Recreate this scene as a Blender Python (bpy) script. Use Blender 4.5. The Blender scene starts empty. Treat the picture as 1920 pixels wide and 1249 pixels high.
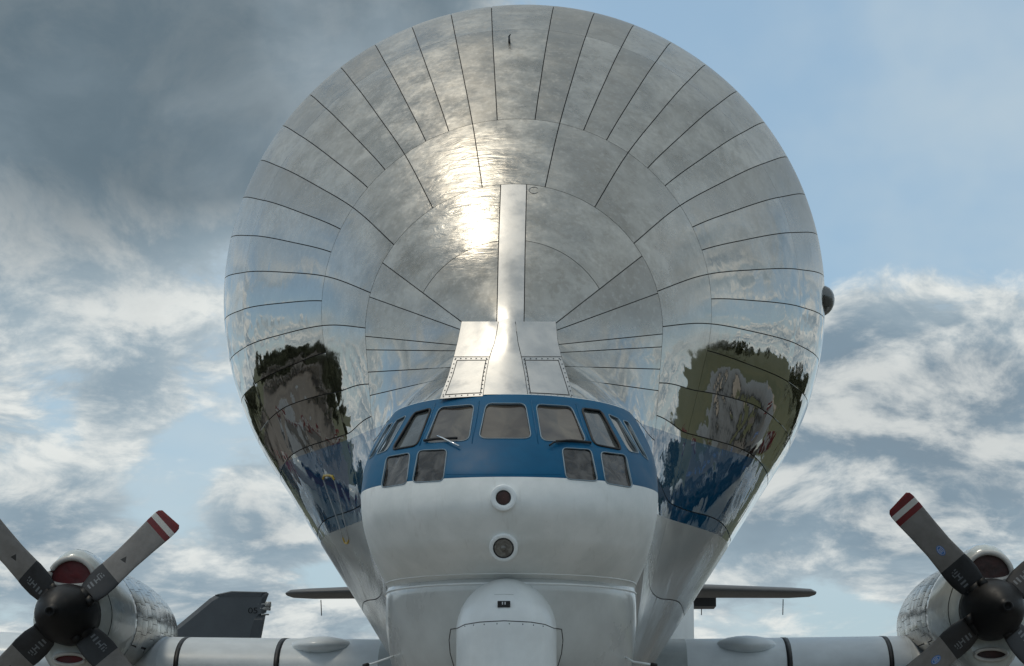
import bpy, math, random
import numpy as np
from mathutils import Vector
from mathutils.bvhtree import BVHTree
R_ = math.radians
random.seed(7)
sc = bpy.context.scene
COL = sc.collection

# ------------------------------------------------------------------ camera
FPX, CX, CY, CAMZ, PITCH = 4980.0, 960.0, 624.5, 1.6, R_(9.15)
cam = bpy.data.cameras.new('camera')
cam.sensor_width = 36.0
cam.lens = FPX / 1920.0 * 36.0
cam.clip_end = 20000.0
camo = bpy.data.objects.new('camera', cam)
camo.location = (0, 0, CAMZ)
camo.rotation_euler = (R_(90) + PITCH, 0, 0)
COL.objects.link(camo)
sc.camera = camo
CT, ST = math.cos(PITCH), math.sin(PITCH)

def pixdir(u, v):
    a = (u - CX) / FPX
    b = (CY - v) / FPX
    return Vector((a, CT - b * ST, ST + b * CT))

def PX(u, v, d):
    r = pixdir(u, v)
    t = d / r.y
    return Vector((r.x * t, d, CAMZ + r.z * t))

def project(p):
    x, y, z = p[0], p[1], p[2] - CAMZ
    f = y * CT + z * ST
    up = -y * ST + z * CT
    return CX + FPX * x / f, CY - FPX * up / f

# ------------------------------------------------------------------ light
SUN = Vector((-0.29, 0.02, 0.96)).normalized()
sun_el = math.asin(SUN.z)
sun_az = math.atan2(SUN.x, SUN.y)
sl = bpy.data.lights.new('sun', 'SUN')
sl.energy = 0.75
sl.angle = R_(10)
sl.color = (1.0, 0.90, 0.74)
so = bpy.data.objects.new('sun', sl)
so.rotation_euler = SUN.to_track_quat('Z', 'Y').to_euler()
so.location = (0, 0, 60)
COL.objects.link(so)

sc.view_settings.view_transform = 'Standard'
sc.view_settings.look = 'None'
sc.view_settings.gamma = 1.0
sc.view_settings.exposure = 0.12
sc.view_settings.use_curve_mapping = False
sc.render.engine = 'CYCLES'
sc.cycles.max_bounces = 6
sc.cycles.diffuse_bounces = 3
sc.cycles.glossy_bounces = 4
sc.cycles.transmission_bounces = 2
sc.cycles.adaptive_threshold = 0.02
sc.cycles.caustics_reflective = False

class NT:
    """tiny node-tree helper"""
    def __init__(self, tree):
        self.t = tree
        self.t.nodes.clear()
    def n(self, typ, **kw):
        nd = self.t.nodes.new(typ)
        for k, v in kw.items():
            if k.startswith('i_'):
                key = k[2:]
                key = int(key) if key.isdigit() else key.replace('_', ' ')
                nd.inputs[key].default_value = v
            else:
                setattr(nd, k, v)
        return nd
    def l(self, a, b):
        self.t.links.new(a, b)
    def math(self, op, a, b=None, c=None, clamp=False):
        nd = self.t.nodes.new('ShaderNodeMath')
        nd.operation = op
        nd.use_clamp = clamp
        for i, x in enumerate((a, b, c)):
            if x is None:
                continue
            if isinstance(x, (int, float)):
                nd.inputs[i].default_value = x
            else:
                self.l(x, nd.inputs[i])
        return nd.outputs[0]
    def vmath(self, op, a, b=None):
        nd = self.t.nodes.new('ShaderNodeVectorMath')
        nd.operation = op
        for i, x in enumerate((a, b)):
            if x is None:
                continue
            if isinstance(x, (tuple, list, Vector)):
                nd.inputs[i].default_value = tuple(x)
            elif isinstance(x, (int, float)):
                nd.inputs['Scale'].default_value = x
            else:
                self.l(x, nd.inputs[i])
        return nd.outputs['Value'] if op in ('DOT_PRODUCT', 'LENGTH') else nd.outputs[0]
    def rng(self, x, a, b, c=0.0, d=1.0, smooth=True):
        nd = self.t.nodes.new('ShaderNodeMapRange')
        nd.interpolation_type = 'SMOOTHSTEP' if smooth else 'LINEAR'
        nd.clamp = True
        if isinstance(x, (int, float)):
            nd.inputs[0].default_value = x
        else:
            self.l(x, nd.inputs[0])
        for i, q in enumerate((a, b, c, d)):
            nd.inputs[i + 1].default_value = q
        return nd.outputs[0]
    def mix(self, f, a, b, mode='MIX'):
        nd = self.t.nodes.new('ShaderNodeMix')
        nd.data_type = 'RGBA'
        nd.blend_type = mode
        ins = [nd.inputs[0], nd.inputs[6], nd.inputs[7]]
        for s, x in zip(ins, (f, a, b)):
            if isinstance(x, (int, float)):
                s.default_value = x
            elif isinstance(x, (tuple, list)):
                s.default_value = (x[0], x[1], x[2], 1)
            else:
                self.l(x, s)
        return nd.outputs[2]
    def noise(self, vec, scale, detail=4, rough=0.55, dist=0.0):
        nd = self.t.nodes.new('ShaderNodeTexNoise')
        nd.inputs['Scale'].default_value = scale
        nd.inputs['Detail'].default_value = detail
        nd.inputs['Roughness'].default_value = rough
        nd.inputs['Distortion'].default_value = dist
        if vec is not None:
            self.l(vec, nd.inputs['Vector'])
        return nd

# ------------------------------------------------------------------ world: Nishita sky with broken clouds
world = bpy.data.worlds.new('World')
sc.world = world
world.use_nodes = True
W = NT(world.node_tree)
SKY_STRENGTH = 0.112
sky = W.n('ShaderNodeTexSky', sky_type='NISHITA')
sky.sun_disc = False
sky.sun_elevation = sun_el
sky.sun_rotation = sun_az
sky.air_density = 1.0
sky.dust_density = 0.6
sky.ozone_density = 1.5
tc = W.n('ShaderNodeTexCoord')
dirv = W.vmath('NORMALIZE', tc.outputs['Generated'])
sep = W.n('ShaderNodeSeparateXYZ')
W.l(dirv, sep.inputs[0])
elz = sep.outputs['Z']
# clouds: stretched z flattens the heaps; everything lives on the sphere of directions
zz = W.math('MULTIPLY', W.math('LOGARITHM', W.math('ADD', W.math('MAXIMUM', elz, 0.0), 0.06), 2.718), 0.36)
cmb = W.n('ShaderNodeCombineXYZ')
W.l(sep.outputs['X'], cmb.inputs[0]); W.l(sep.outputs['Y'], cmb.inputs[1]); W.l(zz, cmb.inputs[2])
base = cmb.outputs[0]
warp = W.noise(base, 9.0, 2, 0.5)
wv = W.vmath('SCALE', W.vmath('SUBTRACT', warp.outputs['Color'], (0.5, 0.5, 0.5)), 0.07)
P0 = W.vmath('ADD', W.vmath('ADD', base, wv), (3.7, 1.3, 0.4))

def heaps(vec, detail):
    """billowing noise: rounded heaps with creases between"""
    r = W.noise(vec, 13.0, detail, 0.62)
    return r.outputs['Fac']

def spot(u, v, rad_px, soft=1.0):
    d = pixdir(u, v).normalized()
    dt = W.vmath('DOT_PRODUCT', dirv, d)
    ang = rad_px / FPX
    return W.rng(dt, math.cos(ang), math.cos(ang * 0.15 * soft))

def sum_spots(lst):
    acc = None
    for (u, v, r, k) in lst:
        q = W.math('MULTIPLY', spot(u, v, r), k)
        acc = q if acc is None else W.math('ADD', acc, q)
    return acc

big = W.noise(P0, 4.2, 1, 0.5).outputs['Fac']
n0 = heaps(P0, 8)
n1 = heaps(W.vmath('ADD', P0, (SUN.x * 0.008, 0.0, 0.022)), 8)
# broad banks and clearings of this particular sky
CLOUD_SPOTS = [(150, 120, 560, 0.16), (560, 40, 420, 0.14), (230, 420, 330, -0.03), (640, 330, 260, -0.05),
               (1560, 120, 620, -0.20), (1690, 640, 270, 0.15), (1860, 820, 220, 0.13),
               (1620, 450, 150, -0.05), (1520, 960, 380, 0.08), (1500, 720, 200, 0.06), (330, 890, 150, -0.05), (510, 950, 150, 0.12),
               (110, 640, 260, 0.02), (250, 770, 120, 0.10), (120, 1000, 170, 0.07), (420, 1110, 260, 0.06)]
bias = sum_spots(CLOUD_SPOTS)
dark = W.math('MINIMUM', sum_spots([(160, 90, 540, 0.95), (520, 70, 430, 0.8), (820, 10, 300, 0.5)]), 0.90)
f0 = W.math('MULTIPLY_ADD', n0, 0.62, W.math('MULTIPLY', big, 0.38))
high = W.rng(elz, 0.28, 0.6, 0.0, 0.05)
lowb = W.rng(elz, 0.05, 0.15, 0.045, 0.0)
dens = W.math('ADD', W.math('ADD', W.math('ADD', f0, bias), high), lowb)
cover = W.rng(dens, 0.465, 0.560)
veil = W.noise(base, 5.0, 5, 0.6).outputs['Fac']
# light from above: heaps are bright where the cloud thins upwards
lit = W.math('SUBTRACT', n0, n1)
lit = W.rng(lit, -0.075, 0.145)
edge = W.rng(dens, 0.49, 0.62, 0.22, 0.0)
lit = W.math('ADD', lit, edge, clamp=True)
shade = W.mix(W.rng(veil, 0.35, 0.65), (1.75, 2.45, 3.05), (2.75, 3.55, 4.1))
ccol = W.mix(lit, shade, (6.3, 6.55, 6.4))
tk = W.math('MULTIPLY', W.rng(dens, 0.56, 0.76), W.rng(elz, 0.22, 0.6, 0.25, 0.80))
ccol = W.mix(tk, ccol, (1.55, 1.85, 2.15))
soft = W.noise(P0, 6.0, 7, 0.55).outputs['Fac']
dcol = W.mix(W.rng(soft, 0.36, 0.66), (0.95, 1.35, 1.65), (2.3, 2.85, 3.25))
ccol = W.mix(dark, ccol, dcol)
# blue of the gaps: nishita toned to the muted blue of a humid day
skyc = W.mix(0.60, sky.outputs[0], (2.9, 4.3, 5.4))
haze = W.rng(elz, 0.0, 0.16, 0.35, 0.0, smooth=False)
skyc = W.mix(haze, skyc, (4.0, 5.0, 5.5))
skyc = W.mix(W.rng(veil, 0.40, 0.72, 0.0, 0.55), skyc, (4.6, 5.3, 5.6))
allc = W.mix(cover, skyc, ccol)
bg = W.n('ShaderNodeBackground')
bg.inputs['Strength'].default_value = SKY_STRENGTH
W.l(allc, bg.inputs['Color'])
world.cycles.sampling_method = 'MANUAL'
world.cycles.sample_map_resolution = 512
wo = W.n('ShaderNodeOutputWorld')
W.l(bg.outputs[0], wo.inputs[0])

# ------------------------------------------------------------------ materials
def principled(m):
    p = m.n('ShaderNodeBsdfPrincipled')
    o = m.n('ShaderNodeOutputMaterial')
    m.l(p.outputs[0], o.inputs[0])
    return p

def mat_simple(name, col, rough=0.5, metal=0.0, coat=0.0, var=0.12, nscale=6.0, bump=0.0, bscale=30.0, rvar=0.15, spec=0.5):
    mt = bpy.data.materials.new(name)
    mt.use_nodes = True
    m = NT(mt.node_tree)
    p = principled(m)
    t = m.n('ShaderNodeTexCoord')
    nz = m.noise(t.outputs['Object'], nscale, 6, 0.6)
    f = m.rng(nz.outputs['Fac'], 0.3, 0.7)
    lo = tuple(c * (1 - var) for c in col)
    hi = tuple(min(1, c * (1 + var * 0.6)) for c in col)
    m.l(m.mix(f, lo, hi), p.inputs['Base Color'])
    m.l(m.rng(nz.outputs['Fac'], 0.25, 0.75, max(0.02, rough * (1 - rvar)), min(1, rough * (1 + rvar))), p.inputs['Roughness'])
    p.inputs['Metallic'].default_value = metal
    p.inputs['Coat Weight'].default_value = coat
    p.inputs['Coat Roughness'].default_value = 0.08
    p.inputs['Specular IOR Level'].default_value = spec
    if bump > 0:
        b = m.n('ShaderNodeBump')
        b.inputs['Strength'].default_value = 1.0
        b.inputs['Distance'].default_value = bump
        nb = m.noise(t.outputs['Object'], bscale, 4, 0.5)
        m.l(nb.outputs['Fac'], b.inputs['Height'])
        m.l(b.outputs[0], p.inputs['Normal'])
    return mt

BLUE = (0.002, 0.075, 0.165)
Z_LO, Z_HI = 4.57, 5.56

def mat_bubble():
    """bare aluminium: hazy and stained high up, mirror polished low down, blue painted cheat line"""
    mt = bpy.data.materials.new('polished aluminium')
    mt.use_nodes = True
    m = NT(mt.node_tree)
    p = principled(m)
    t = m.n('ShaderNodeTexCoord')
    oi = m.n('ShaderNodeObjectInfo')
    ob = t.outputs['Object']
    s = m.n('ShaderNodeSeparateXYZ'); m.l(ob, s.inputs[0])
    rnd = oi.outputs['Random']
    off = m.n('ShaderNodeCombineXYZ')
    m.l(m.math('MULTIPLY', rnd, 37.0), off.inputs[0]); m.l(m.math('MULTIPLY', rnd, 11.0), off.inputs[2])
    pv = m.vmath('ADD', ob, off.outputs[0])
    blot = m.noise(pv, 1.5, 7, 0.62, 0.4).outputs['Fac']
    fine = m.noise(pv, 14.0, 5, 0.65).outputs['Fac']
    st = m.n('ShaderNodeMapping'); m.l(pv, st.inputs[0]); st.inputs['Scale'].default_value = (9.0, 2.0, 1.2)
    streak = m.noise(st.outputs[0], 3.0, 5, 0.6).outputs['Fac']
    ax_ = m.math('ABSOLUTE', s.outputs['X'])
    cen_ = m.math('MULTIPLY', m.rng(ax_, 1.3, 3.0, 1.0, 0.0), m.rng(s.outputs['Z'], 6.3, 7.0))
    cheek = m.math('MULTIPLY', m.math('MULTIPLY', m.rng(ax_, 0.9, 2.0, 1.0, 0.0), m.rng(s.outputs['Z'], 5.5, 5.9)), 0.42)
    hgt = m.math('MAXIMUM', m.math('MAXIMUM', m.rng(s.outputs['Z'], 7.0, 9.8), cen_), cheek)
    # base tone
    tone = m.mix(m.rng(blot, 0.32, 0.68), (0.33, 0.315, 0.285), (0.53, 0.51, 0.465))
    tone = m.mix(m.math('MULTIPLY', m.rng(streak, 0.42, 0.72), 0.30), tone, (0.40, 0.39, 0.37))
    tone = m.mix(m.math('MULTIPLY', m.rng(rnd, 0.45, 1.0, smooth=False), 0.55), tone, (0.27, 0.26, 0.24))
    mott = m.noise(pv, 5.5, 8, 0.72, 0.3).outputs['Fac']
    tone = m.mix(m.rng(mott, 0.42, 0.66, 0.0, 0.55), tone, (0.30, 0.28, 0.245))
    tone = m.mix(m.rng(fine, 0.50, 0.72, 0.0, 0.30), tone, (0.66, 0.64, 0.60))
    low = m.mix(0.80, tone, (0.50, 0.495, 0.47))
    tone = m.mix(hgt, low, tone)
    isblue = m.math('MULTIPLY', m.math('GREATER_THAN', s.outputs['Z'], Z_LO), m.math('LESS_THAN', s.outputs['Z'], Z_HI))
    islow = m.math('LESS_THAN', s.outputs['Z'], Z_LO)
    tone = m.mix(m.math('MULTIPLY', islow, 0.85), tone, (0.60, 0.61, 0.60))  # pale tone below the stripe stands in for mirrored concrete and sky
    col = m.mix(isblue, tone, BLUE)
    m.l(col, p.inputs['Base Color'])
    m.l(m.math('SUBTRACT', m.math('SUBTRACT', 1.0, isblue), m.math('MULTIPLY', islow, 0.5)), p.inputs['Metallic'])
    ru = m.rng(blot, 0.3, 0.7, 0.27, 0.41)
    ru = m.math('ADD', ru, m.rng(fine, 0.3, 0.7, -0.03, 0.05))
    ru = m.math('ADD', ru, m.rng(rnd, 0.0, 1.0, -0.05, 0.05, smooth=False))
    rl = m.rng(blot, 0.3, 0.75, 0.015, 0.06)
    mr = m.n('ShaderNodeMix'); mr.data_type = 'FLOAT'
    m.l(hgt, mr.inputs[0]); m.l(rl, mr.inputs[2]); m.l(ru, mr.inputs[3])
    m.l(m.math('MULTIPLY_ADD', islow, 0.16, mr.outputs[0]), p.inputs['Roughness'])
    m.l(isblue, p.inputs['Coat Weight'])
    p.inputs['Coat Roughness'].default_value = 0.03
    p.inputs['Coat IOR'].default_value = 1.6
    # sheet-metal waviness
    b1 = m.n('ShaderNodeBump'); b1.inputs['Strength'].default_value = 1.0; b1.inputs['Distance'].default_value = 0.016
    w1 = m.noise(pv, 1.3, 2, 0.5, 0.5)
    m.l(w1.outputs['Fac'], b1.inputs['Height'])
    b2 = m.n('ShaderNodeBump'); b2.inputs['Strength'].default_value = 1.0; b2.inputs['Distance'].default_value = 0.0012
    w2 = m.noise(pv, 7.0, 2, 0.5)
    m.l(w2.outputs['Fac'], b2.inputs['Height']); m.l(b1.outputs[0], b2.inputs['Normal'])
    wm = m.n('ShaderNodeMapping'); m.l(ob, wm.inputs[0]); wm.inputs['Scale'].default_value = (1.6, 4.0, 7.0)
    wr = m.noise(wm.outputs[0], 1.6, 4, 0.6, 0.8).outputs['Fac']
    wmask = m.math('MULTIPLY', m.math('MULTIPLY', m.rng(m.math('ABSOLUTE', m.math('ADD', s.outputs['X'], 0.35)), 0.45, 1.3, 1.0, 0.0), m.rng(s.outputs['Z'], 7.0, 7.8)), m.rng(s.outputs['Z'], 8.8, 9.8, 1.0, 0.0))
    b3 = m.n('ShaderNodeBump'); b3.inputs['Distance'].default_value = 0.012
    m.l(wmask, b3.inputs['Strength']); m.l(wr, b3.inputs['Height']); m.l(b2.outputs[0], b3.inputs['Normal'])
    m.l(b3.outputs[0], p.inputs['Normal'])
    m.l(b2.outputs[0], p.inputs['Coat Normal'])
    return mt

def mat_metal(name, col, rough, wave=0.004, wscale=2.5, var=0.12, rvar=0.3):
    mt = bpy.data.materials.new(name)
    mt.use_nodes = True
    m = NT(mt.node_tree)
    p = principled(m)
    t = m.n('ShaderNodeTexCoord')
    oi = m.n('ShaderNodeObjectInfo')
    off = m.n('ShaderNodeCombineXYZ')
    m.l(m.math('MULTIPLY', oi.outputs['Random'], 23.0), off.inputs[0])
    pv = m.vmath('ADD', t.outputs['Object'], off.outputs[0])
    nz = m.noise(pv, 3.0, 7, 0.62).outputs['Fac']
    f = m.rng(nz, 0.3, 0.7)
    m.l(m.mix(f, tuple(c * (1 - var) for c in col), tuple(min(1, c * (1 + var)) for c in col)), p.inputs['Base Color'])
    p.inputs['Metallic'].default_value = 1.0
    m.l(m.rng(nz, 0.25, 0.75, rough * (1 - rvar), rough * (1 + rvar)), p.inputs['Roughness'])
    b = m.n('ShaderNodeBump'); b.inputs['Strength'].default_value = 1.0; b.inputs['Distance'].default_value = wave
    m.l(m.noise(pv, wscale, 3, 0.5).outputs['Fac'], b.inputs['Height'])
    m.l(b.outputs[0], p.inputs['Normal'])
    return mt

def mat_cockpit():
    mt = bpy.data.materials.new('white and blue nose paint')
    mt.use_nodes = True
    m = NT(mt.node_tree)
    p = principled(m)
    t = m.n('ShaderNodeTexCoord')
    s = m.n('ShaderNodeSeparateXYZ'); m.l(t.outputs['Object'], s.inputs[0])
    nz = m.noise(t.outputs['Object'], 2.2, 7, 0.62).outputs['Fac']
    isb = m.math('MULTIPLY', m.math('GREATER_THAN', s.outputs['Z'], Z_LO + 0.02), m.math('LESS_THAN', s.outputs['Z'], 5.645))
    wh = m.mix(m.rng(nz, 0.3, 0.7), (0.70, 0.725, 0.71), (0.82, 0.835, 0.82))
    bl = m.mix(m.rng(nz, 0.3, 0.7), (0.001, 0.075, 0.165), (0.002, 0.095, 0.20))
    sm = m.n('ShaderNodeMapping'); m.l(t.outputs['Object'], sm.inputs[0]); sm.inputs['Scale'].default_value = (7.0, 3.0, 0.9)
    stn = m.noise(sm.outputs[0], 2.0, 6, 0.65).outputs['Fac']
    wh = m.mix(m.rng(stn, 0.55, 0.80, 0.0, 0.35), wh, (0.46, 0.44, 0.40))
    spk = m.noise(t.outputs['Object'], 38.0, 3, 0.6).outputs['Fac']
    wh = m.mix(m.rng(spk, 0.70, 0.78, 0.0, 0.35), wh, (0.30, 0.28, 0.25))
    m.l(m.mix(isb, wh, bl), p.inputs['Base Color'])
    m.l(m.rng(nz, 0.3, 0.7, 0.40, 0.54), p.inputs['Roughness'])
    m.l(m.rng(isb, 0.0, 1.0, 0.4, 0.16), p.inputs['Specular IOR Level'])
    p.inputs['Coat Weight'].default_value = 0.0
    p.inputs['Coat Roughness'].default_value = 0.2
    b = m.n('ShaderNodeBump'); b.inputs['Strength'].default_value = 1.0; b.inputs['Distance'].default_value = 0.003
    m.l(m.noise(t.outputs['Object'], 3.0, 3, 0.5).outputs['Fac'], b.inputs['Height'])
    m.l(b.outputs[0], p.inputs['Normal']); m.l(b.outputs[0], p.inputs['Coat Normal'])
    return mt

def mat_glass(name, c0, c1, scale, bump=0.0):
    mt = bpy.data.materials.new(name)
    mt.use_nodes = True
    m = NT(mt.node_tree)
    p = principled(m)
    t = m.n('ShaderNodeTexCoord')
    nz = m.noise(t.outputs['Object'], scale, 4, 0.5, 0.7).outputs['Fac']
    m.l(m.mix(m.rng(nz, 0.35, 0.7), c0, c1), p.inputs['Base Color'])
    p.inputs['Roughness'].default_value = 0.05
    p.inputs['Specular IOR Level'].default_value = 0.55
    p.inputs['Coat Weight'].default_value = 0.0
    p.inputs['Coat Roughness'].default_value = 0.02
    if bump:
        b = m.n('ShaderNodeBump'); b.inputs['Strength'].default_value = 1.0; b.inputs['Distance'].default_value = bump
        m.l(nz, b.inputs['Height']); m.l(b.outputs[0], p.inputs['Normal'])
    return mt

def mat_blade():
    """object X runs along the blade: black cuff, grey blade, red-white-red tip"""
    mt = bpy.data.materials.new('propeller blade paint')
    mt.use_nodes = True
    m = NT(mt.node_tree)
    p = principled(m)
    t = m.n('ShaderNodeTexCoord')
    s = m.n('ShaderNodeSeparateXYZ'); m.l(t.outputs['Object'], s.inputs[0])
    x = s.outputs['X']
    nz = m.noise(t.outputs['Object'], 5.0, 7, 0.65).outputs['Fac']
    grey = m.mix(m.rng(nz, 0.3, 0.7), (0.185, 0.17, 0.155), (0.25, 0.235, 0.22))
    blk = m.mix(m.rng(nz, 0.3, 0.7), (0.012, 0.013, 0.014), (0.03, 0.031, 0.034))
    c = m.mix(m.math('LESS_THAN', x, 0.885), grey, blk)
    red = m.mix(m.rng(nz, 0.3, 0.7), (0.14, 0.009, 0.011), (0.19, 0.013, 0.014))
    c = m.mix(m.math('GREATER_THAN', x, 1.80), c, red)
    c = m.mix(m.math('GREATER_THAN', x, 1.895), c, (0.62, 0.60, 0.56))
    c = m.mix(m.math('GREATER_THAN', x, 1.985), c, red)
    m.l(c, p.inputs['Base Color'])
    m.l(m.rng(nz, 0.3, 0.7, 0.42, 0.6), p.inputs['Roughness'])
    return mt

M = {}
M['bubble'] = mat_bubble()
M['back'] = mat_simple('dark joint sealant', (0.012, 0.012, 0.012), 0.7)
M['cockpit'] = mat_cockpit()
M['roof'] = mat_metal('bright roof aluminium', (0.56, 0.55, 0.53), 0.44, 0.002, 4.0)
M['white'] = mat_simple('white gloss paint', (0.80, 0.83, 0.83), 0.36, coat=0.3, var=0.10, nscale=1.8, bump=0.0008, bscale=3.0)
M['belly'] = mat_simple('grey white belly paint', (0.56, 0.58, 0.57), 0.30, coat=0.6, var=0.12, nscale=1.5, bump=0.003, bscale=2.5)
M['wing'] = mat_simple('pale wing paint', (0.80, 0.85, 0.87), 0.42, coat=0.15, var=0.08, nscale=2.5, bump=0.002, bscale=2.5)
M['wingroot'] = mat_simple('grey wing root paint', (0.42, 0.46, 0.46), 0.35, coat=0.3)
M['cowl'] = mat_simple('white cowl paint', (0.62, 0.66, 0.63), 0.26, coat=0.8, var=0.16, nscale=2.2, bump=0.004, bscale=2.0)
M['nacelle'] = mat_metal('weathered nacelle aluminium', (0.42, 0.40, 0.365), 0.22, 0.006, 5.0, 0.2)
M['black'] = mat_simple('black rubber', (0.010, 0.010, 0.011), 0.55)
M['hub'] = mat_simple('black hub paint', (0.007, 0.0068, 0.007), 0.5, var=0.3, nscale=9.0, spec=0.35)
M['blade'] = mat_blade()
M['lip'] = mat_simple('intake lip grey', (0.55, 0.53, 0.49), 0.35, coat=0.2)
M['redcover'] = mat_simple('red intake cover', (0.13, 0.008, 0.010), 0.55, var=0.3, nscale=5.0, bump=0.02, bscale=5.0)
M['darkhole'] = mat_simple('dark intake interior', (0.055, 0.022, 0.018), 0.6, var=0.6, nscale=6.0, bump=0.03, bscale=5.0)
M['glass'] = mat_glass('cockpit glass', (0.05, 0.04, 0.035), (0.11, 0.095, 0.075), 2.5)
M['glassside'] = mat_glass('side window glass', (0.045, 0.05, 0.05), (0.10, 0.11, 0.11), 2.0)
M['curtain'] = mat_glass('curtained lower window', (0.012, 0.011, 0.011), (0.085, 0.08, 0.075), 6.0, 0.012)
M['frame'] = mat_simple('window frame blue grey', (0.20, 0.27, 0.32), 0.45)
M['gasket'] = mat_simple('black window gasket', (0.006, 0.006, 0.007), 0.6)
M['bluepaint'] = mat_simple('blue nose paint', (0.0015, 0.085, 0.185), 0.45, spec=0.2)
M['lamp'] = mat_glass('landing lamp lens', (0.10, 0.09, 0.08), (0.20, 0.19, 0.17), 20.0)
M['chrome'] = mat_metal('chrome', (0.75, 0.75, 0.75), 0.12, 0.0, 5.0)
M['yellow'] = mat_simple('yellow marking', (0.55, 0.36, 0.03), 0.4)
M['pale'] = mat_simple('pale marking', (0.42, 0.44, 0.44), 0.4)
M['printgrey'] = mat_simple('grey print', (0.17, 0.18, 0.19), 0.6)
M['printdark'] = mat_simple('dark print', (0.035, 0.033, 0.03), 0.6)
M['printblue'] = mat_simple('blue print', (0.06, 0.20, 0.55), 0.5)
M['printwhite'] = mat_simple('white print', (0.60, 0.62, 0.65), 0.5)
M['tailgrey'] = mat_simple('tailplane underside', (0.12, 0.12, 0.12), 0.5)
M['jet'] = mat_simple('fighter grey paint', (0.115, 0.125, 0.135), 0.55, var=0.15, nscale=1.5)
M['jetdark'] = mat_simple('fighter dark grey', (0.085, 0.092, 0.10), 0.55)
M['tyre'] = mat_simple('tyre rubber', (0.02, 0.02, 0.02), 0.8)
M['canopy'] = mat_glass('canopy glass', (0.01, 0.012, 0.014), (0.03, 0.03, 0.03), 2.0)
M['dome'] = mat_simple('dark antenna dome paint', (0.10, 0.105, 0.10), 0.35, coat=0.3)

def mat_ground(name, cols, scale, rough=0.9):
    mt = bpy.data.materials.new(name)
    mt.use_nodes = True
    m = NT(mt.node_tree)
    p = principled(m)
    t = m.n('ShaderNodeTexCoord')
    a = m.noise(t.outputs['Object'], scale, 8, 0.6).outputs['Fac']
    b = m.noise(t.outputs['Object'], scale * 14, 5, 0.6).outputs['Fac']
    c = m.mix(m.rng(a, 0.35, 0.65), cols[0], cols[1])
    c = m.mix(m.math('MULTIPLY', m.rng(b, 0.4, 0.7), 0.4), c, cols[2])
    m.l(c, p.inputs['Base Color'])
    p.inputs['Roughness'].default_value = rough
    return mt
M['grass'] = mat_ground('grass', [(0.055, 0.065, 0.022), (0.085, 0.085, 0.03), (0.11, 0.095, 0.045)], 0.05)
M['asphalt'] = mat_ground('asphalt', [(0.085, 0.072, 0.062), (0.135, 0.115, 0.098), (0.16, 0.14, 0.115)], 0.08)
M['concrete'] = mat_ground('concrete', [(0.25, 0.24, 0.22), (0.32, 0.30, 0.275), (0.20, 0.19, 0.17)], 0.12)
M['dirt'] = mat_ground('dirt', [(0.26, 0.22, 0.18), (0.33, 0.28, 0.23), (0.20, 0.17, 0.13)], 0.2)
M['leaves'] = mat_ground('leaves', [(0.06, 0.065, 0.037), (0.10, 0.105, 0.058), (0.13, 0.13, 0.075)], 0.25)
M['bark'] = mat_simple('bark', (0.06, 0.045, 0.03), 0.9)

# ------------------------------------------------------------------ mesh helpers
def link(o, parent=None):
    COL.objects.link(o)
    if parent is not None:
        o.parent = parent
    return o

def mesh_obj(name, verts, faces, mat, parent=None, smooth=True, normals=None, kind=None):
    me = bpy.data.meshes.new(name)
    me.from_pydata([tuple(v) for v in verts], [], faces)
    me.update()
    if mat is not None:
        me.materials.append(mat)
    if smooth:
        me.polygons.foreach_set('use_smooth', [True] * len(me.polygons))
    if normals is not None:
        me.normals_split_custom_set_from_vertices([tuple(n) for n in normals])
    o = bpy.data.objects.new(name, me)
    if kind:
        o['kind'] = kind
    return link(o, parent)

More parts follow.
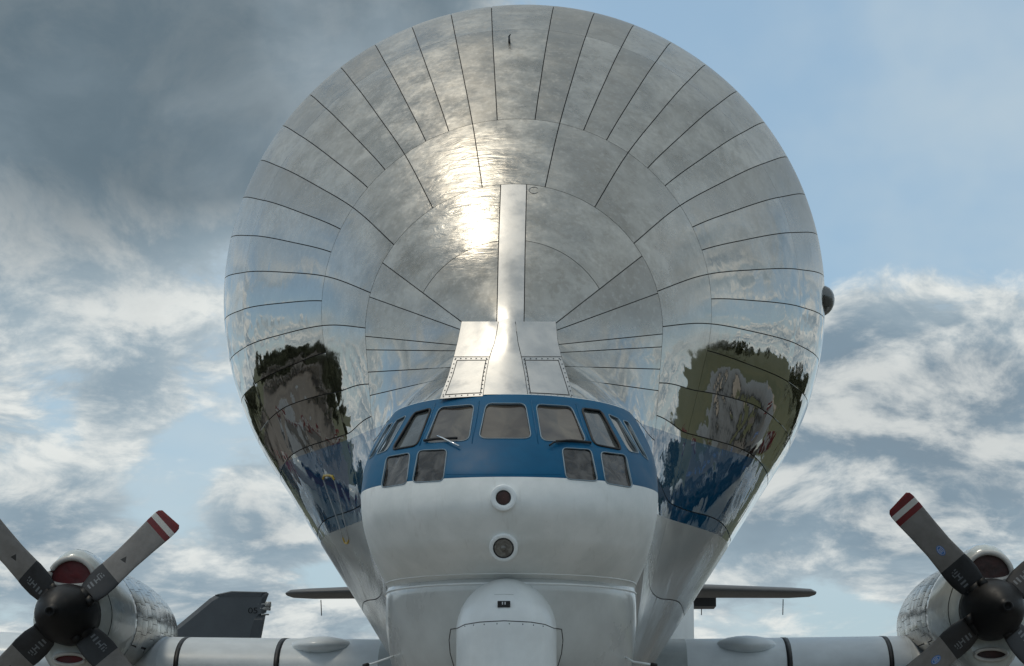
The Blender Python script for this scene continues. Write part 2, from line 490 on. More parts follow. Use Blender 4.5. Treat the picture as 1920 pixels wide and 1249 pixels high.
class MB:
    def __init__(self):
        self.v = []; self.f = []
    def add(self, vs, fs):
        b = len(self.v)
        self.v += [Vector(q) for q in vs]
        self.f += [tuple(i + b for i in f) for f in fs]
    def box(self, c, s, rot=None):
        vs = []
        for x in (-1, 1):
            for y in (-1, 1):
                for z in (-1, 1):
                    q = Vector((x * s[0] / 2, y * s[1] / 2, z * s[2] / 2))
                    if rot is not None:
                        q = rot @ q
                    vs.append(Vector(c) + q)
        self.add(vs, [(0, 1, 3, 2), (4, 6, 7, 5), (0, 4, 5, 1), (2, 3, 7, 6), (0, 2, 6, 4), (1, 5, 7, 3)])
    def tube(self, pts, r, n=8, closed=False, caps=True):
        pts = [Vector(p) for p in pts]
        N = len(pts)
        rr = r if isinstance(r, (list, tuple)) else [r] * N
        rings = []
        for i, p in enumerate(pts):
            a = pts[(i - 1) % N] if (closed or i > 0) else p
            b = pts[(i + 1) % N] if (closed or i < N - 1) else p
            t = (b - a).normalized()
            ref = Vector((0, 0, 1)) if abs(t.z) < 0.9 else Vector((1, 0, 0))
            s1 = t.cross(ref).normalized(); s2 = t.cross(s1)
            rings.append([p + (s1 * math.cos(2 * math.pi * k / n) + s2 * math.sin(2 * math.pi * k / n)) * rr[i] for k in range(n)])
        vs = [q for rg in rings for q in rg]
        fs = []
        for i in range(N if closed else N - 1):
            j = (i + 1) % N
            for k in range(n):
                l = (k + 1) % n
                fs.append((i * n + k, i * n + l, j * n + l, j * n + k))
        if caps and not closed:
            fs.append(tuple(range(n))[::-1]); fs.append(tuple((N - 1) * n + k for k in range(n)))
        self.add(vs, fs)
    def grid(self, rows, closed=False):
        nr, nc = len(rows), len(rows[0])
        vs = [q for r in rows for q in r]
        fs = []
        for i in range(nr - 1):
            for j in range(nc if closed else nc - 1):
                k = (j + 1) % nc
                fs.append((i * nc + j, i * nc + k, (i + 1) * nc + k, (i + 1) * nc + j))
        self.add(vs, fs)
    def lathe_y(self, c, prof, n=32):
        """prof: list of (y offset, radius) about an axis parallel to y through c"""
        rows = [[Vector((c[0] + r * math.cos(2 * math.pi * k / n), c[1] + y, c[2] + r * math.sin(2 * math.pi * k / n))) for k in range(n)] for y, r in prof]
        self.grid(rows, closed=True)
    def build(self, name, mat, parent=None, smooth=True, kind=None):
        return mesh_obj(name, self.v, self.f, mat, parent, smooth, kind=kind)

def tag(o, label, cat, group=None, kind=None):
    o['label'] = label; o['category'] = cat
    if group: o['group'] = group
    if kind: o['kind'] = kind
    return o

def pchip(xs, ys):
    xs = np.array(xs, float); ys = np.array(ys, float)
    h = np.diff(xs); dl = np.diff(ys) / h
    m = np.zeros(len(xs))
    for i in range(1, len(xs) - 1):
        if dl[i - 1] * dl[i] > 0:
            w1 = 2 * h[i] + h[i - 1]; w2 = h[i] + 2 * h[i - 1]
            m[i] = (w1 + w2) / (w1 / dl[i - 1] + w2 / dl[i])
    m[0] = dl[0]; m[-1] = dl[-1]
    def f(x):
        x = min(max(x, xs[0]), xs[-1])
        i = min(max(int(np.searchsorted(xs, x)) - 1, 0), len(xs) - 2)
        t = (x - xs[i]) / h[i]
        return float((2*t**3-3*t*t+1)*ys[i] + (t**3-2*t*t+t)*h[i]*m[i] + (-2*t**3+3*t*t)*ys[i+1] + (t**3-t*t)*h[i]*m[i+1])
    return f

# ------------------------------------------------------------------ the setting
def sheet(name, x0, x1, y0, y1, z, mat):
    o = mesh_obj(name, [(x0, y0, z), (x1, y0, z), (x1, y1, z), (x0, y1, z)], [(0, 1, 2, 3)], mat, smooth=False)
    o['kind'] = 'structure'
    return o
sheet('ground', -6000, 6000, -6000, 6000, 0.0, M['grass'])
sheet('apron', -400, 26, -78, 140, 0.004, M['asphalt'])
sheet('taxiway', -400, 400, -105, -80, 0.004, M['concrete'])
sheet('parking_pad', -14, 12, 16, 70, 0.008, M['concrete'])
rg = random.Random(21)
dv_ = []
for i in range(40):
    a = 2 * math.pi * i / 40
    r = 9.0 * (1 + 0.35 * math.sin(3 * a + 1) + 0.2 * math.sin(7 * a) + rg.uniform(-0.12, 0.12))
    dv_.append((41 + 1.2 * r * math.cos(a), 60 + r * math.sin(a), 0.006))
o = mesh_obj('dirt_patch', dv_, [tuple(range(40))], M['dirt'], smooth=False)
o['kind'] = 'structure'

# ------------------------------------------------------------------ cargo aircraft: frame of reference
YAW = math.atan(0.0288)
Y0 = 38.0
X0 = -0.09 + (Y0 - 28.0) * 0.0288
plane = bpy.data.objects.new('cargo_aircraft', None)
plane.location = (X0, Y0, 0)
plane.rotation_euler = (0, 0, -YAW)
COL.objects.link(plane)
tag(plane, 'bulbous polished metal cargo aircraft with blue stripe, white nose and four-bladed propellers', 'aircraft')
CYW, SYW = math.cos(YAW), math.sin(YAW)

def to_local(p):
    dx, dy = p[0] - X0, p[1] - Y0
    return Vector((dx * CYW - dy * SYW, dx * SYW + dy * CYW, p[2]))

def to_world(p):
    return Vector((X0 + p[0] * CYW + p[1] * SYW, Y0 - p[0] * SYW + p[1] * CYW, p[2]))

def Lp(u, v, d):          # pixel at depth d -> aircraft coordinates
    return to_local(PX(u, v, d))
CAML = to_local((0, 0, CAMZ))
def ldir(u, v):
    r = pixdir(u, v)
    return Vector((r.x * CYW - r.y * SYW, r.x * SYW + r.y * CYW, r.z)).normalized()
def ly(d):                # depth -> local y
    return d - Y0

# ------------------------------------------------------------------ bubble fuselage surface
def zt(v, d): return PX(960, v, d).z
def rp(rpx, v, d):
    r = pixdir(960, v)
    return rpx / FPX * d / r.y
# depth, radius, centre height of the upper circle ; radius, height of the lower circle
T = [(29.5, 0.04, 5.55, 0.86, 4.70),
     (29.9, 0.12, 5.92, 1.30, 4.70),
     (30.4, rp(47, 650, 30.4), zt(652, 30.4), 1.50, 4.70),
     (31.12, rp(190, 640, 31.12), zt(450, 31.12) - rp(190, 640, 31.12), 1.62, 4.62),
     (31.86, rp(279, 624, 31.86), zt(345, 31.86) - rp(279, 624, 31.86), 1.56, 3.85),
     (32.95, rp(366, 589, 32.95), zt(223, 32.95) - rp(366, 589, 32.95), 1.46, 3.05),
     (34.0, rp(449, 583, 34.0), zt(133, 34.0) - rp(449, 583, 34.0), 1.42, 2.80),
     (35.2, rp(523, 580, 35.2), zt(55, 35.2) - rp(523, 580, 35.2), 1.40, 2.73),
     (36.7, rp(564, 576, 36.7), zt(11, 36.7) - rp(564, 576, 36.7), 1.40, 2.73),
     (37.9, rp(564, 576, 36.7) + 0.07, zt(11, 36.7) - rp(564, 576, 36.7) + 0.01, 1.40, 2.73),
     (48.0, rp(564, 576, 36.7) + 0.07, zt(11, 36.7) - rp(564, 576, 36.7) + 0.01, 1.40, 2.73)]
ds = [t[0] for t in T]
fR, fZ, fB, fH = [pchip(ds, [t[i] for t in T]) for i in (1, 2, 3, 4)]
LINE_S = 59.0
_sec = {}
def section(d):
    k = round(d, 5)
    if k not in _sec:
        R, zc, rb, zb = fR(d), fZ(d), fB(d), fH(d)
        st = max(-0.96, min(0.96, (R - rb) / (zc - zb)))
        tau = math.asin(st)
        _sec[k] = (R, zc, rb, zb, tau)
    return _sec[k]

def S(d, s):
    """surface point; s in degrees from the crown, negative = left"""
    sg = -1 if s < 0 else 1
    s = abs(s)
    R, zc, rb, zb, tau = section(d)
    A = 90 + math.degrees(tau)
    ct, stt = math.cos(tau), math.sin(tau)
    if s <= A:
        a = math.radians(s)
        x, z = R * math.sin(a), zc + R * math.cos(a)
    elif s <= A + LINE_S:
        f = (s - A) / LINE_S
        x = (R * (1 - f) + rb * f) * ct
        z = (zc - R * stt) * (1 - f) + (zb - rb * stt) * f
    else:
        a = math.radians(min(180, s - LINE_S))
        x, z = rb * math.sin(a), zb + rb * math.cos(a)
    return Vector((sg * x, ly(d), z))

def Sn(d, s):
    e = 1e-3
    du = S(d + 0.01, s) - S(d - 0.01, s)
    dv = S(d, s + 0.2) - S(d, s - 0.2)
    n = dv.cross(du)
    return n.normalized() if n.length > 1e-9 else Vector((0, -1, 0))

def gmap(d):
    return pg(d)
pg = pchip([29.5, 31.0, 31.86, 32.95, 35.2, 36.7, 48.0], [0.80, 0.84, 0.868, 0.922, 0.97, 1.0, 1.0])
def seam(base, d):
    """seam angle at depth d; base is its angle on the largest section"""
    sg = -1 if base < 0 else 1
    b = abs(base); g = gmap(d)
    return sg * (b * g if b <= 103 else b - 103 * (1 - g))

fus = None
rows = []
# backing structure under the panels, seen only in the joints
dd = list(np.arange(29.55, 37.95, 0.12)) + [38.0]
ss = list(np.arange(-212, 212.1, 4.0))
mb = MB()
mb.grid([[S(d, s) - Sn(d, s) * 0.016 for s in ss] for d in dd])
fus = mb.build('fuselage_hull', M['back'], plane)
mb = MB()
sc3 = list(np.arange(-160, 160.1, 2.0))
mb.grid([[S(d, s) - Sn(d, s) * 0.006 for s in sc3] for d in np.arange(29.5, 30.32, 0.08)])
mb.build('cheek_skin', M['bubble'], fus)
# the same surface at panel height, for ray casting
mb = MB()
mb.grid([[S(d, s) for s in ss] for d in dd])
bvh_b = BVHTree.FromPolygons(mb.v, mb.f)

PR = random.Random(77)
def make_panel(d0, d1, s0, s1, gl=0.0065, gr=0.0028, parent=None, mat=None):
    """s0, s1: functions of depth giving the two long edges"""
    parent = parent or fus
    dm = 0.5 * (d0 + d1)
    width = abs(s1(dm) - s0(dm))
    ns = max(3, int(math.ceil(width / 1.6)))
    nd = max(4, int(math.ceil((d1 - d0) / 0.10)))
    vs, nr = [], []
    tx_, ty_, pl_ = PR.gauss(0, 0.010), PR.gauss(0, 0.010), PR.uniform(0.004, 0.016)
    for i in range(nd + 1):
        d = d0 + gr + (d1 - d0 - 2 * gr) * i / nd
        a, b = s0(d), s1(d)
        la = (S(d, a + 0.25) - S(d, a - 0.25)).length / 0.5
        lb = (S(d, b + 0.25) - S(d, b - 0.25)).length / 0.5
        a2 = a + min(gl / max(la, 1e-4), abs(b - a) * 0.3)
        b2 = b - min(gl / max(lb, 1e-4), abs(b - a) * 0.3)
        for j in range(ns + 1):
            s = a2 + (b2 - a2) * j / ns
            n_ = Sn(d, s)
            ta = (S(d, s + 0.2) - S(d, s - 0.2)).normalized(); tb = n_.cross(ta)
            n_ = (n_ + ta * (tx_ + pl_ * (2 * j / ns - 1)) + tb * (ty_ + pl_ * 0.7 * (1 - 2 * i / nd))).normalized()
            vs.append(S(d, s)); nr.append(n_)
    fs = []
    W_ = ns + 1
    for i in range(nd):
        for j in range(ns):
            fs.append((i * W_ + j, i * W_ + j + 1, (i + 1) * W_ + j + 1, (i + 1) * W_ + j))
    # rim
    loop = [j for j in range(W_)] + [i * W_ + ns for i in range(1, nd + 1)] + [nd * W_ + j for j in range(ns - 1, -1, -1)] + [i * W_ for i in range(nd - 1, 0, -1)]
    b0 = len(vs)
    cen = sum((vs[q] for q in loop), Vector()) / len(loop)
    for q in loop:
        out = (vs[q] - cen).normalized()
        vs.append(vs[q].copy()); nr.append(out)
        vs.append(vs[q] - nr[q] * 0.014); nr.append(out)
    n = len(loop)
    for k in range(n):
        l = (k + 1) % n
        fs.append((b0 + 2 * l, b0 + 2 * k, b0 + 2 * k + 1, b0 + 2 * l + 1))
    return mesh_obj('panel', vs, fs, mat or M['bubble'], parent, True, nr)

D3, D2, D1, DO, DE = 31.12, 31.86, 32.95, 35.2, 37.85
base1 = [6.1 + 8.05 * k for k in range(0, 16)] + [140.0, 156.0, 172.0, 188.0, 206.0]
edges1 = [-b for b in reversed(base1)] + base1
def sf(b): return lambda d: seam(b, d)
for i in range(len(edges1) - 1):
    make_panel(D1, DO, sf(edges1[i]), sf(edges1[i + 1]))
    make_panel(DO, DE, sf(edges1[i]), sf(edges1[i + 1]), gr=0.0022)
k = base1
base2 = [k[1], k[4], k[7], k[10], k[12], k[14], k[15], 140.0, 156.0, 172.0, 188.0, 206.0]
edges2 = [-b for b in reversed(base2)] + base2
for i in range(len(edges2) - 1):
    make_panel(D2, D1, sf(edges2[i]), sf(edges2[i + 1]))
def strip_edge(sg):
    def f(d):
        R = section(d)[0]
        return sg * math.degrees(math.asin(min(0.95, 0.158 / max(R, 0.158))))
    return f
def line_seam(A, B, sg):
    """seam that runs straight between two photo points, as a function of depth"""
    A = np.array(A, float); B = np.array(B, float)
    nrm = np.array((-(B - A)[1], (B - A)[0])); nrm /= np.linalg.norm(nrm)
    cache = {}
    def g(d, a):
        return float(np.dot(np.array(project(to_world(S(d, sg * a)))) - A, nrm))
    def f(d):
        k_ = round(d, 4)
        if k_ not in cache:
            lo_, hi_ = 25.0, 190.0
            gl_ = g(d, lo_)
            for _ in range(32):
                m_ = 0.5 * (lo_ + hi_); gm = g(d, m_)
                if (gm > 0) == (gl_ > 0): lo_, gl_ = m_, gm
                else: hi_ = m_
            cache[k_] = sg * 0.5 * (lo_ + hi_)
        return cache[k_]
    return f
SEAMS3 = {-1: [((712, 489), (866, 604)), ((685, 554), (863, 618)), ((678, 630), (855, 647)), ((682, 656), (851, 658)), ((688, 698), (845, 689)), ((701, 740), (838, 708))],
          1: [((1195, 487), (1040, 608)), ((1225, 553), (1042, 620)), ((1236, 627), (1048, 646)), ((1232, 651), (1053, 661)), ((1228, 692), (1056, 687)), ((1215, 730), (1063, 709))]}
for sg in (-1, 1):
    lo = strip_edge(sg)
    fl = [line_seam(a, b, sg) for a, b in SEAMS3[sg]] + [sf(sg * 133.0), sf(sg * 150.0), sf(sg * 170.0), sf(sg * 192.0), sf(sg * 214.0)]
    def both(d0, d1, fa, fb, **kw):
        if sg > 0: make_panel(d0, d1, fa, fb, **kw)
        else: make_panel(d0, d1, fb, fa, **kw)
    both(D3, D2, lo, fl[0]); both(30.25, D3, lo, fl[0])
    for i in range(len(fl) - 1):
        both(30.25 if i < 2 else 29.62, D2, fl[i], fl[i + 1], gl=0.0055)
make_panel(30.30, D2, strip_edge(-1), strip_edge(1), gl=0.005, mat=M['roof'])

# rear fuselage: constant hump, then taper to the tail
mb = MB()
rows = []
for d in (37.86, 40, 44, 47, 49, 51.5, 54, 57, 60, 63, 65):
    R, zc, rb, zb, tau = section(min(d, 48.0))
    q = max(0.0, (d - 47.0) / 18.0)
    f = 1 - 0.86 * q ** 1.3
    row = []
    for s in np.arange(-180 - LINE_S, 180 + LINE_S, 6.0):
        p = S(38.0, s)
        zz_ = 5.2 + (p.z - 5.2) * f + q * 0.9
        row.append(Vector((p.x * f, ly(d), zz_)))
    rows.append(row)
mb.grid(rows, closed=True)
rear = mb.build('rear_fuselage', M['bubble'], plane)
# pale lower tail fairing, showing to the right under the tailplane
mb = MB()
rows = []
for d, hw, z0, z1 in ((46.0, 1.6, 1.9, 4.0), (50.5, 2.88, 2.0, 4.72), (52.6, 2.92, 2.1, 4.74), (56, 2.3, 2.4, 4.9), (62, 0.8, 3.6, 5.2)):
    row = []
    for (fx, fz) in ((-1, 0.06), (-1, 0.94), (-0.94, 1), (0.94, 1), (1, 0.94), (1, 0.06), (0.9, 0), (-0.9, 0)):
        row.append(Vector((fx * hw, ly(d), z0 + (z1 - z0) * fz)))
    rows.append(row)
mb.grid(rows, closed=True)
mb.build('tail_fairing', M['white'], plane, smooth=False)

# ------------------------------------------------------------------ cockpit and nose shell
NZ = [3.50, 3.56, 3.62, 3.75, 3.95, 4.30, 4.58, 4.85, 5.07, 5.35, 5.55, 5.65]
ND = [28.98, 28.86, 28.72, 28.50, 28.28, 28.12, 28.20, 28.42, 28.66, 29.03, 29.29, 29.43]
NW = [1.41, 1.42, 1.445, 1.505, 1.585, 1.665, 1.690, 1.685, 1.655, 1.575, 1.495, 1.450]
fND, fNW = pchip(NZ, ND), pchip(NZ, NW)
fNL = pchip([3.5, 4.58, 5.65], [1.9, 2.0, 2.25])
def nose_pt(z, t):
    """t in -1..1 across the front, beyond that straight back"""
    w, d0, L = fNW(z), fND(z), fNL(z)
    if abs(t) <= 1:
        a = t * math.pi / 2
        return Vector((w * math.sin(a), ly(d0 + L * (1 - math.cos(a))), z))
    sg = 1 if t > 0 else -1
    return Vector((sg * w, ly(d0 + L + (abs(t) - 1) * 4.0), z))
ncol = 300
tcols = [-1.6, -1.3] + list(np.linspace(-1, 1, ncol)) + [1.3, 1.6]
zrows = [float(3.50 + (5.65 - 3.50) * i / 150) for i in range(151)]
shell_rows = [[nose_pt(z, t) for t in tcols] for z in zrows]
mbs = MB(); mbs.grid(shell_rows)
bvh_n = BVHTree.FromPolygons(mbs.v, mbs.f)

def hit(bvh, u, v):
    r = ldir(u, v)
    loc, nrm, idx, dist = bvh.ray_cast(CAML, r)
    if loc is None:
        return None, None
    if nrm.dot(r) > 0: nrm = -nrm
    return loc, nrm

def rounded(poly, rad=0.16, seg=5):
    out = []
    n = len(poly)
    for i in range(n):
        p0, p1, p2 = (np.array(poly[(i + q) % n], float) for q in (-1, 0, 1))
        a = p1 + (p0 - p1) * rad; b = p1 + (p2 - p1) * rad
        for k in range(seg + 1):
            t = k / seg
            out.append(tuple((1 - t) ** 2 * a + 2 * t * (1 - t) * p1 + t * t * b))
        nxt = p2 + (p1 - p2) * rad
        for k in range(1, 6):
            out.append(tuple(b + (nxt - b) * k / 6))
    return out

def inside(poly, x, y):
    c = False
    j = len(poly) - 1
    for i in range(len(poly)):
        xi, yi = poly[i]; xj, yj = poly[j]
        if (yi > y) != (yj > y) and x < (xj - xi) * (y - yi) / (yj - yi) + xi:
            c = not c
        j = i
    return c

WINS = [  # outline in the photograph, pane material, frame material, bead radius
    ([(911.7, 756.7), (985, 756.7), (996.7, 822.7), (897.5, 822.7)], 'glass', 'frame', 0.0065),
    ([(824, 764), (889.6, 758.5), (879, 826.5), (796, 831)], 'glass', 'frame', 0.0065),
    ([(1004.6, 758), (1071, 762), (1100, 829), (1015.5, 827)], 'glass', 'frame', 0.0065),
    ([(777, 775), (809, 766), (782, 836), (735, 844)], 'glassside', 'gasket', 0.014),
    ([(1090, 766), (1127, 771), (1166, 844), (1114, 834)], 'glassside', 'gasket', 0.014),
    ([(743, 789), (763, 779), (726, 845), (705, 853)], 'glassside', 'frame', 0.006),
    ([(1139, 776), (1160, 786), (1199, 850), (1179, 847)], 'glassside', 'frame', 0.006),
    ([(727.5, 798), (737.5, 792.5), (701, 854.5), (691.5, 861.5)], 'glassside', 'frame', 0.006),
    ([(1167, 788), (1178, 792), (1216, 864), (1203, 853)], 'glassside', 'frame', 0.006),
    ([(784.5, 845), (838.5, 842.5), (831, 902), (773, 905)], 'curtain', 'frame', 0.006),
    ([(1053.5, 840), (1108, 843), (1121, 903), (1061.5, 898.5)], 'curtain', 'frame', 0.0065),
    ([(725, 857), (769.5, 849), (762.5, 907.5), (714.5, 915)], 'curtain', 'frame', 0.006),
    ([(1125.5, 847), (1173, 853), (1186.5, 915), (1135.5, 906.5)], 'curtain', 'frame', 0.0065)]
polys = [rounded(w[0]) for w in WINS]
boxes = [(min(p[0] for p in q), max(p[0] for p in q), min(p[1] for p in q), max(p[1] for p in q)) for q in polys]
keep = []
for f in mbs.f:
    c = (mbs.v[f[0]] + mbs.v[f[2]]) * 0.5
    ok = True
    if c.z > 4.5 and c.y < ly(32.5):
        u, v = project(to_world(c))
        for q, b in zip(polys, boxes):
            if b[0] < u < b[1] and b[2] < v < b[3] and inside(q, u, v):
                ok = False; break
    if ok: keep.append(f)
cockpit = mesh_obj('cockpit_nose', mbs.v, keep, M['cockpit'], plane)
for q, (src, pm, fm, br) in zip(polys, WINS):
    ring = []
    nsum = Vector()
    for (u, v) in q:
        loc, nrm = hit(bvh_n, u, v)
        if loc is None: continue
        ring.append((loc, nrm)); nsum += nrm
    nav = nsum.normalized()
    mb = MB()
    mb.tube([l + n * 0.003 for l, n in ring], br, 6, closed=True)
    # reveal running inwards from the frame
    r0 = [l for l, n in ring]; r1 = [l - nav * 0.018 for l, n in ring]
    mb.grid([r0 + [r0[0]], r1 + [r1[0]]])
    fr = mb.build('window', M[fm], plane)
    cen = sum((p for p in r1), Vector()) / len(r1)
    # flat pane through the recessed outline
    pv = [p - nav * ((p - cen).dot(nav)) * 0.85 for p in r1] + [cen]
    n = len(r1)
    fcs = [(i, (i + 1) % n, n) for i in range(n)]
    mesh_obj('pane', pv, fcs, M[pm], fr, smooth=False)

# mullion ridges on the windscreen
for pts in ([(899, 752), (894, 780), (889, 805), (885, 832)], [(996, 752), (1001, 780), (1005, 805), (1009, 832)],
            [(816, 757), (803, 795), (787, 835)], [(1080, 758), (1092, 795), (1107, 833)]):
    path = []
    for (u, v) in pts:
        l, n = hit(bvh_n, u, v)
        if l is not None: path.append(l + n * 0.001)
    mb = MB(); mb.tube(path, [0.006, 0.012, 0.012, 0.004][:len(path)] if len(path) == 4 else 0.010, 8)
    mb.build('mullion_ridge', M['bluepaint'], cockpit)
# thin seam across the blue brow
path = [hit(bvh_n, u, 889 + 0.00007 * (u - 945) ** 2)[0] for u in range(836, 1058, 12)]
mb = MB(); mb.tube([p for p in path if p is not None], 0.003, 4)
mb.build('brow_seam', M['bluepaint'], cockpit)
# paint edge bead at the top of the white nose
# wipers
for arm, bl in (([(862, 841), (848, 834), (832, 826), (822, 822)], [(797, 829.5), (820, 826), (858, 825)]),
                ([(1029, 840), (1037, 834), (1050, 832), (1062, 830)], [(1042, 831), (1070, 829.5), (1106, 833)])):
    def pth(ps, o):
        r = []
        for (u, v) in ps:
            l, n = hit(bvh_n, u, v)
            r.append(l + n * o)
        return r
    mb = MB(); mb.tube(pth(arm, 0.035), 0.010, 6)
    wp = mb.build('wiper', M['chrome'] if arm[0][0] < 900 else M['gasket'], plane)
    mb = MB(); mb.tube(pth(bl, 0.025), 0.016, 6)
    mb.build('wiper_blade', M['gasket'], wp)

# landing lights in the nose
for (u, v, r_in, r_out) in ((944, 934, 13.5, 25), (944.5, 1024, 18.5, 27)):
    c, n = hit(bvh_n, u, v)
    sc_ = (c - CAML).length / FPX
    n0_ = n.copy()
    n = (n + Vector((0, -1.6, 0))).normalized()
    c = c + n * (0.01 + r_out * 28.3 / FPX * math.sqrt(max(0, 1 - n.dot(n0_) ** 2)))
    q = n.to_track_quat('Z', 'Y')
    def disc_prof(prof, seg=36):
        m_ = MB()
        m_.grid([[c + q @ Vector((r * math.cos(2 * math.pi * k / seg), r * math.sin(2 * math.pi * k / seg), h)) for k in range(seg)] for r, h in prof], closed=True)
        return m_
    ro, ri = r_out * sc_, r_in * sc_
    root = disc_prof([(ro, -0.09), (ro, 0.006), (ro * 0.93, 0.012), (ri * 1.12, 0.014), (ri * 1.04, 0.008)]).build('landing_light', M['white'], plane)
    disc_prof([(ri * 1.05, 0.010), (ri, 0.016), (ri * 0.93, 0.012), (ri * 0.90, -0.03)]).build('bezel', M['gasket'], root)
    disc_prof([(ri * 0.92, 0.008), (ri * 0.6, 0.010), (ri * 0.3, 0.011), (0.0005, 0.0115)]).build('lens', M['lamp'] if r_in > 15 else M['darkhole'], root)
    if r_in > 15:
        disc_prof([(ri * 0.30, 0.012), (ri * 0.22, 0.03), (0.0005, 0.032)]).build('bulb_shield', M['lamp'], root)

# ------------------------------------------------------------------ lower fuselage
LZ = [1.42, 1.5, 1.8, 2.2, 2.8, 3.2, 3.46, 3.56, 3.72]
LD = [31.6, 31.0, 30.2, 29.6, 29.05, 28.88, 28.80, 28.88, 29.0]
LW = [0.15, 0.55, 0.98, 1.24, 1.41, 1.445, 1.44, 1.43, 1.40]
fLD, fLW = pchip(LZ, LD), pchip(LZ, LW)
def low_pt(z, t):
    w, d0 = fLW(z), fLD(z)
    if abs(t) <= 1:
        a = t * math.pi / 2
        return Vector((w * math.sin(a), ly(d0 + 2.0 * (1 - math.cos(a))), z))
    sg = 1 if t > 0 else -1
    return Vector((sg * w, ly(d0 + 2.0 + (abs(t) - 1) * 6.0), z))
tl = [-2.6, -1.8, -1.3] + list(np.linspace(-1, 1, 90)) + [1.3, 1.8, 2.6]
mb = MB()
mb.grid([[low_pt(float(z), t) for t in tl] for z in np.linspace(1.42, 3.72, 54)])
bvh_l = BVHTree.FromPolygons(mb.v, mb.f)
lower = mb.build('lower_fuselage', M['belly'], plane)
# lip along the crease between the nose and the lower body
mb = MB(); mb.tube([low_pt(3.50, t) + Vector((0, -0.004, 0)) for t in np.linspace(-1.05, 1.05, 90)], 0.013, 8)
mb.build('crease_lip', M['white'], lower)
mb = MB(); mb.tube([nose_pt(3.60, t) + Vector((0, -0.002, 0)) for t in np.linspace(-1.05, 1.05, 90)], 0.008, 6)
mb.build('crease_bead', M['white'], lower)

# chin fairing over the nose wheel
def chin_pt(z, a, w0=0.545, b0=0.74, top=3.555, zc=2.98, dback=29.0):
    if z > zc:
        k_ = math.sqrt(max(0.0, 1 - ((z - zc) / (top - zc)) ** 2))
    elif z < 2.2:
        k_ = math.sqrt(max(0.0, 1 - ((2.2 - z) / 0.62) ** 2))
    else:
        k_ = 1.0
    return Vector((w0 * k_ * math.sin(a), ly(dback - b0 * (0.35 + 0.65 * k_) * math.cos(a) * (k_ ** 0.25 if k_ > 0 else 0)), z))
zs = [3.555 - 0.575 * (1 - math.cos(i / 24 * math.pi / 2)) for i in range(25)] + list(np.linspace(2.95, 2.2, 12)) + [2.2 - 0.62 * math.sin(i / 8 * math.pi / 2) for i in range(1, 9)]
aa = [R_(x) for x in np.linspace(-100, 100, 41)]
mb = MB(); mb.grid([[chin_pt(z, a) for a in aa] for z in zs])
bvh_c = BVHTree.FromPolygons(mb.v, mb.f)
chin = mb.build('chin_fairing', M['white'], plane)
allb = [bvh_c, bvh_l, bvh_n]
def hit_any(u, v, bs):
    best = (None, None); bd = 1e9
    for b in bs:
        l, n = hit(b, u, v)
        if l is not None and (l - CAML).length < bd:
            bd = (l - CAML).length; best = (l, n)
    return best
def line_on(bs, pts, r, name, mat, parent, off=0.0, dense=6):
    path = []
    for i in range(len(pts) - 1):
        for k_ in range(dense):
            t = k_ / dense
            u = pts[i][0] * (1 - t) + pts[i + 1][0] * t
            v = pts[i][1] * (1 - t) + pts[i + 1][1] * t
            l, n = hit_any(u, v, bs)
            if l is not None: path.append(l + n * off)
    l, n = hit_any(*pts[-1], bs)
    if l is not None: path.append(l + n * off)
    mb = MB(); mb.tube(path, r, 6)
    return mb.build(name, mat, parent)
line_on([bvh_c, bvh_l], [(845, 1180), (858, 1178), (872, 1171), (900, 1166.5), (945, 1164), (995, 1166.5), (1022, 1171), (1038, 1178), (1053, 1180)], 0.005, 'joint_seal', M['black'], chin)
line_on([bvh_c, bvh_l], [(845, 1180), (842, 1200), (844, 1225), (851, 1249), (862, 1280)], 0.005, 'joint_seal', M['black'], chin)
line_on([bvh_c, bvh_l], [(1053, 1180), (1055.5, 1200), (1053, 1225), (1046, 1249), (1035, 1280)], 0.005, 'joint_seal', M['black'], chin)
line_on([bvh_c], [(927, 1115), (945, 1114.4), (963, 1115)], 0.003, 'seam', M['pale'], chin)
for u in (872, 888, 908, 932, 955, 980, 1000, 1018):
    l, n = hit(bvh_c, u, 1169.5 + 0.0011 * (u - 945) ** 2 * 0.8)
    if l is not None:
        mb = MB(); mb.lathe_y((l.x, l.y - 0.002, l.z), [(0.003, 0.008), (-0.002, 0.006), (-0.003, 0.0005)], 8)
        mb.build('rivet', M['printgrey'], chin)
c, n = hit(bvh_c, 945, 1134)
mb = MB(); mb.box(c + n * 0.012, (0.135, 0.03, 0.066))
plate = mb.build('sensor_plate', M['gasket'], chin, smooth=False)
for dx in (-0.014, 0.014):
    mb = MB(); mb.box(c + n * 0.029 + Vector((dx, 0, 0)), (0.012, 0.006, 0.03))
    mb.build('sensor_pin', M['printwhite'], chin, smooth=False)
# static probes at the sides of the lower body
for pts in ([(737, 1231), (722, 1236), (700, 1244), (688, 1247)], [(1173, 1233), (1188, 1241), (1204, 1243.5), (1224, 1246.5)]):
    l0, n0 = hit_any(*pts[0], [bvh_l])
    if l0 is None: continue
    d_ = to_world(l0).y
    path = [Lp(u, v, d_ - 0.05 * i) for i, (u, v) in enumerate(pts)]
    mb = MB(); mb.tube(path, 0.012, 8)
    pr = mb.build('pitot_probe', M['white'], plane)
    mb = MB(); mb.tube([path[-1] + (path[-1] - path[-2]).normalized() * q for q in (-0.02, 0.05)], 0.022, 8)
    mb.build('probe_tip', M['black'], pr)

